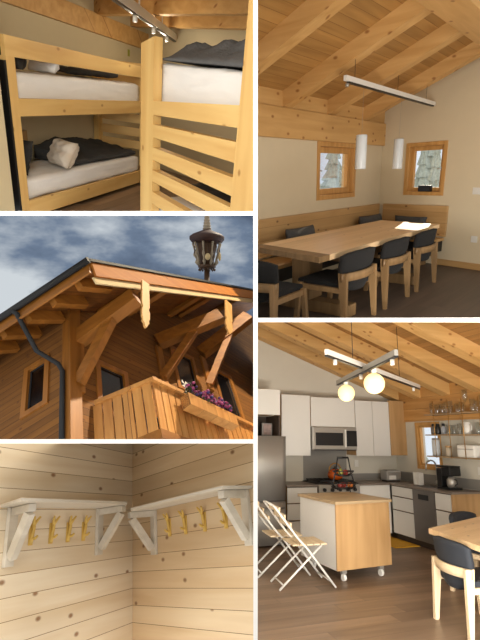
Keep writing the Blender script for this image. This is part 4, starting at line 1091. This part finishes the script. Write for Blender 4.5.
trim_to('chalet', [left, below(PITCH_UP-.0008), above(PITCH_LOW+.0008)])
trim_to('entry', [left, below(PITCH_LOW-.0008)])
KID = {o.parent.name for o in COL.objects if o.parent}
for o in list(COL.objects):
    if o.type == 'EMPTY' and o.name not in KID: bpy.data.objects.remove(o)
# ------------------------------------------------------------------ sky
w = bpy.data.worlds.new('sky'); scene.world = w; w.use_nodes = True
nt = w.node_tree; N, L_ = nt.nodes.new, nt.links.new
bg = nt.nodes['Background']; tc = N('ShaderNodeTexCoord')
mp = N('ShaderNodeMapping'); mp.inputs['Scale'].default_value = (2.0, 2.0, 4.2); mp.inputs['Location'].default_value = (.35, 0, .2); L_(tc.outputs['Generated'], mp.inputs[0])
nz = N('ShaderNodeTexNoise'); nz.inputs['Scale'].default_value = 1.5; nz.inputs['Detail'].default_value = 6; nz.inputs['Roughness'].default_value = .55; L_(mp.outputs[0], nz.inputs['Vector'])
cr = N('ShaderNodeValToRGB'); e = cr.color_ramp.elements
e[0].position = .36; e[0].color = lin('2f3b52'); e[1].position = .66; e[1].color = lin('ced5da')
m_ = cr.color_ramp.elements.new(.52); m_.color = lin('6f7f95')
L_(nz.outputs['Fac'], cr.inputs[0])
sp = N('ShaderNodeSeparateXYZ'); L_(tc.outputs['Generated'], sp.inputs[0])
def mr(src, a, b):
    n = N('ShaderNodeMapRange'); n.interpolation_type = 'SMOOTHSTEP'; n.inputs['From Min'].default_value = a; n.inputs['From Max'].default_value = b; L_(src, n.inputs['Value']); return n.outputs[0]
def mix(fac, A, B):
    x = N('ShaderNodeMix'); x.data_type = 'RGBA'; L_(fac, x.inputs['Factor'])
    for k, v in (('A', A), ('B', B)):
        if hasattr(v, 'type'): L_(v, x.inputs[k])
        else: x.inputs[k].default_value = v
    return x.outputs['Result']
east = mr(sp.outputs['X'], .04, .2)                       # bright haze to the right
c1 = mix(east, cr.outputs[0], (.82, .90, .98, 1))
front = mr(sp.outputs['Y'], .35, -.1)                     # open overcast sky behind the viewer
c2 = mix(front, c1, (1.0, 1.0*.985, 1.0*.95, 1))
L_(c2, bg.inputs['Color']); bg.inputs['Strength'].default_value = 1.0

def lamp(name, kind, m, energy, col, size=.5, spot=None, blend=.3, size_y=None):
    l = bpy.data.lights.new(name, kind); l.energy = energy; l.color = col
    if kind == 'AREA':
        l.size = size
        if size_y: l.shape = 'RECTANGLE'; l.size_y = size_y
    elif kind == 'SPOT': l.spot_size = R(spot); l.spot_blend = blend; l.shadow_soft_size = size
    else: l.shadow_soft_size = size
    o = bpy.data.objects.new(name, l); COL.objects.link(o); o.matrix_world = m; return o
def aim(p, q):
    p, q = Vector(p), Vector(q); return Matrix.Translation(p) @ (q-p).to_track_quat('-Z', 'Y').to_matrix().to_4x4()
lamp('sun', 'SUN', aim(Vector((.355, .616, .703)), (0, 0, 0)), 5.0, (1, .86, .66), .01)
chal = ROOMS['chalet']
sp_ = chal @ Vector((2.5, -3.5, 6))
so_ = lamp('chalet_sun_spot', 'SPOT', aim(sp_, chal @ Vector((1.3, -1, 1.0))), 92, (1, .84, .6), .05, 96, .1)  # added spot lamp, unseen, standing in for the sun on the chalet
ln = so_.data; ln.use_nodes = True; fo_ = ln.node_tree.nodes.new('ShaderNodeLightFalloff'); fo_.inputs['Strength'].default_value = 1
ln.node_tree.links.new(fo_.outputs['Constant'], ln.node_tree.nodes['Emission'].inputs['Strength'])
# unseen fill lamp added near the viewer to brighten the kitchen
lamp('kitchen_fill_lamp', 'AREA', aim((1.9, 1.6, -.75), (2.3, 7, -2.2)), 420, (1, .97, .92), 1.6)
for p in ((-2.66, -2.56, 1.8), (-2.99, -3.62, 1.8)):
    lamp('globe_light', 'POINT', ROOMS['kitchen'] @ Matrix.Translation(p), 8, (1, .82, .55), .12)
lamp('bunk_fill_lamp', 'AREA', ROOMS['bunk'] @ aim((-3.6, -2.6, 2.2), (2.4, .0, 1.1)), 98, (1, .94, .80), 1.0)  # unseen area lamp added near the viewer for window light from behind
for p in ((1.5, -.65, 2.15), (2.5, -.4, 2.15), (3.6, -.1, 2.15)):
    lamp('track_spot', 'POINT', ROOMS['bunk'] @ Matrix.Translation(p), 9, (1, .88, .68), .06)
lamp('coat_fill_lamp', 'AREA', aim((-2.0, 1.7, -1.0), (-.9, 3.4, -1.4)), 88, (.88, .94, 1), .9)  # added cool area lamp, unseen; stands for assumed daylight from the left
lamp('dining_fill_lamp', 'AREA', aim((1.6, 1.5, 1.1), (2.0, 8, 1.2)), 85, (1, .94, .85), 1.2)  # added area lamp out of view, assumed daylight from the viewer's side
scene.cycles.transparent_max_bounces = 48

vs = scene.view_settings; vs.view_transform = 'Standard'; vs.look = 'None'; vs.exposure = 0.0; vs.gamma = 1; vs.use_curve_mapping = False
scene.display_settings.display_device = 'sRGB'
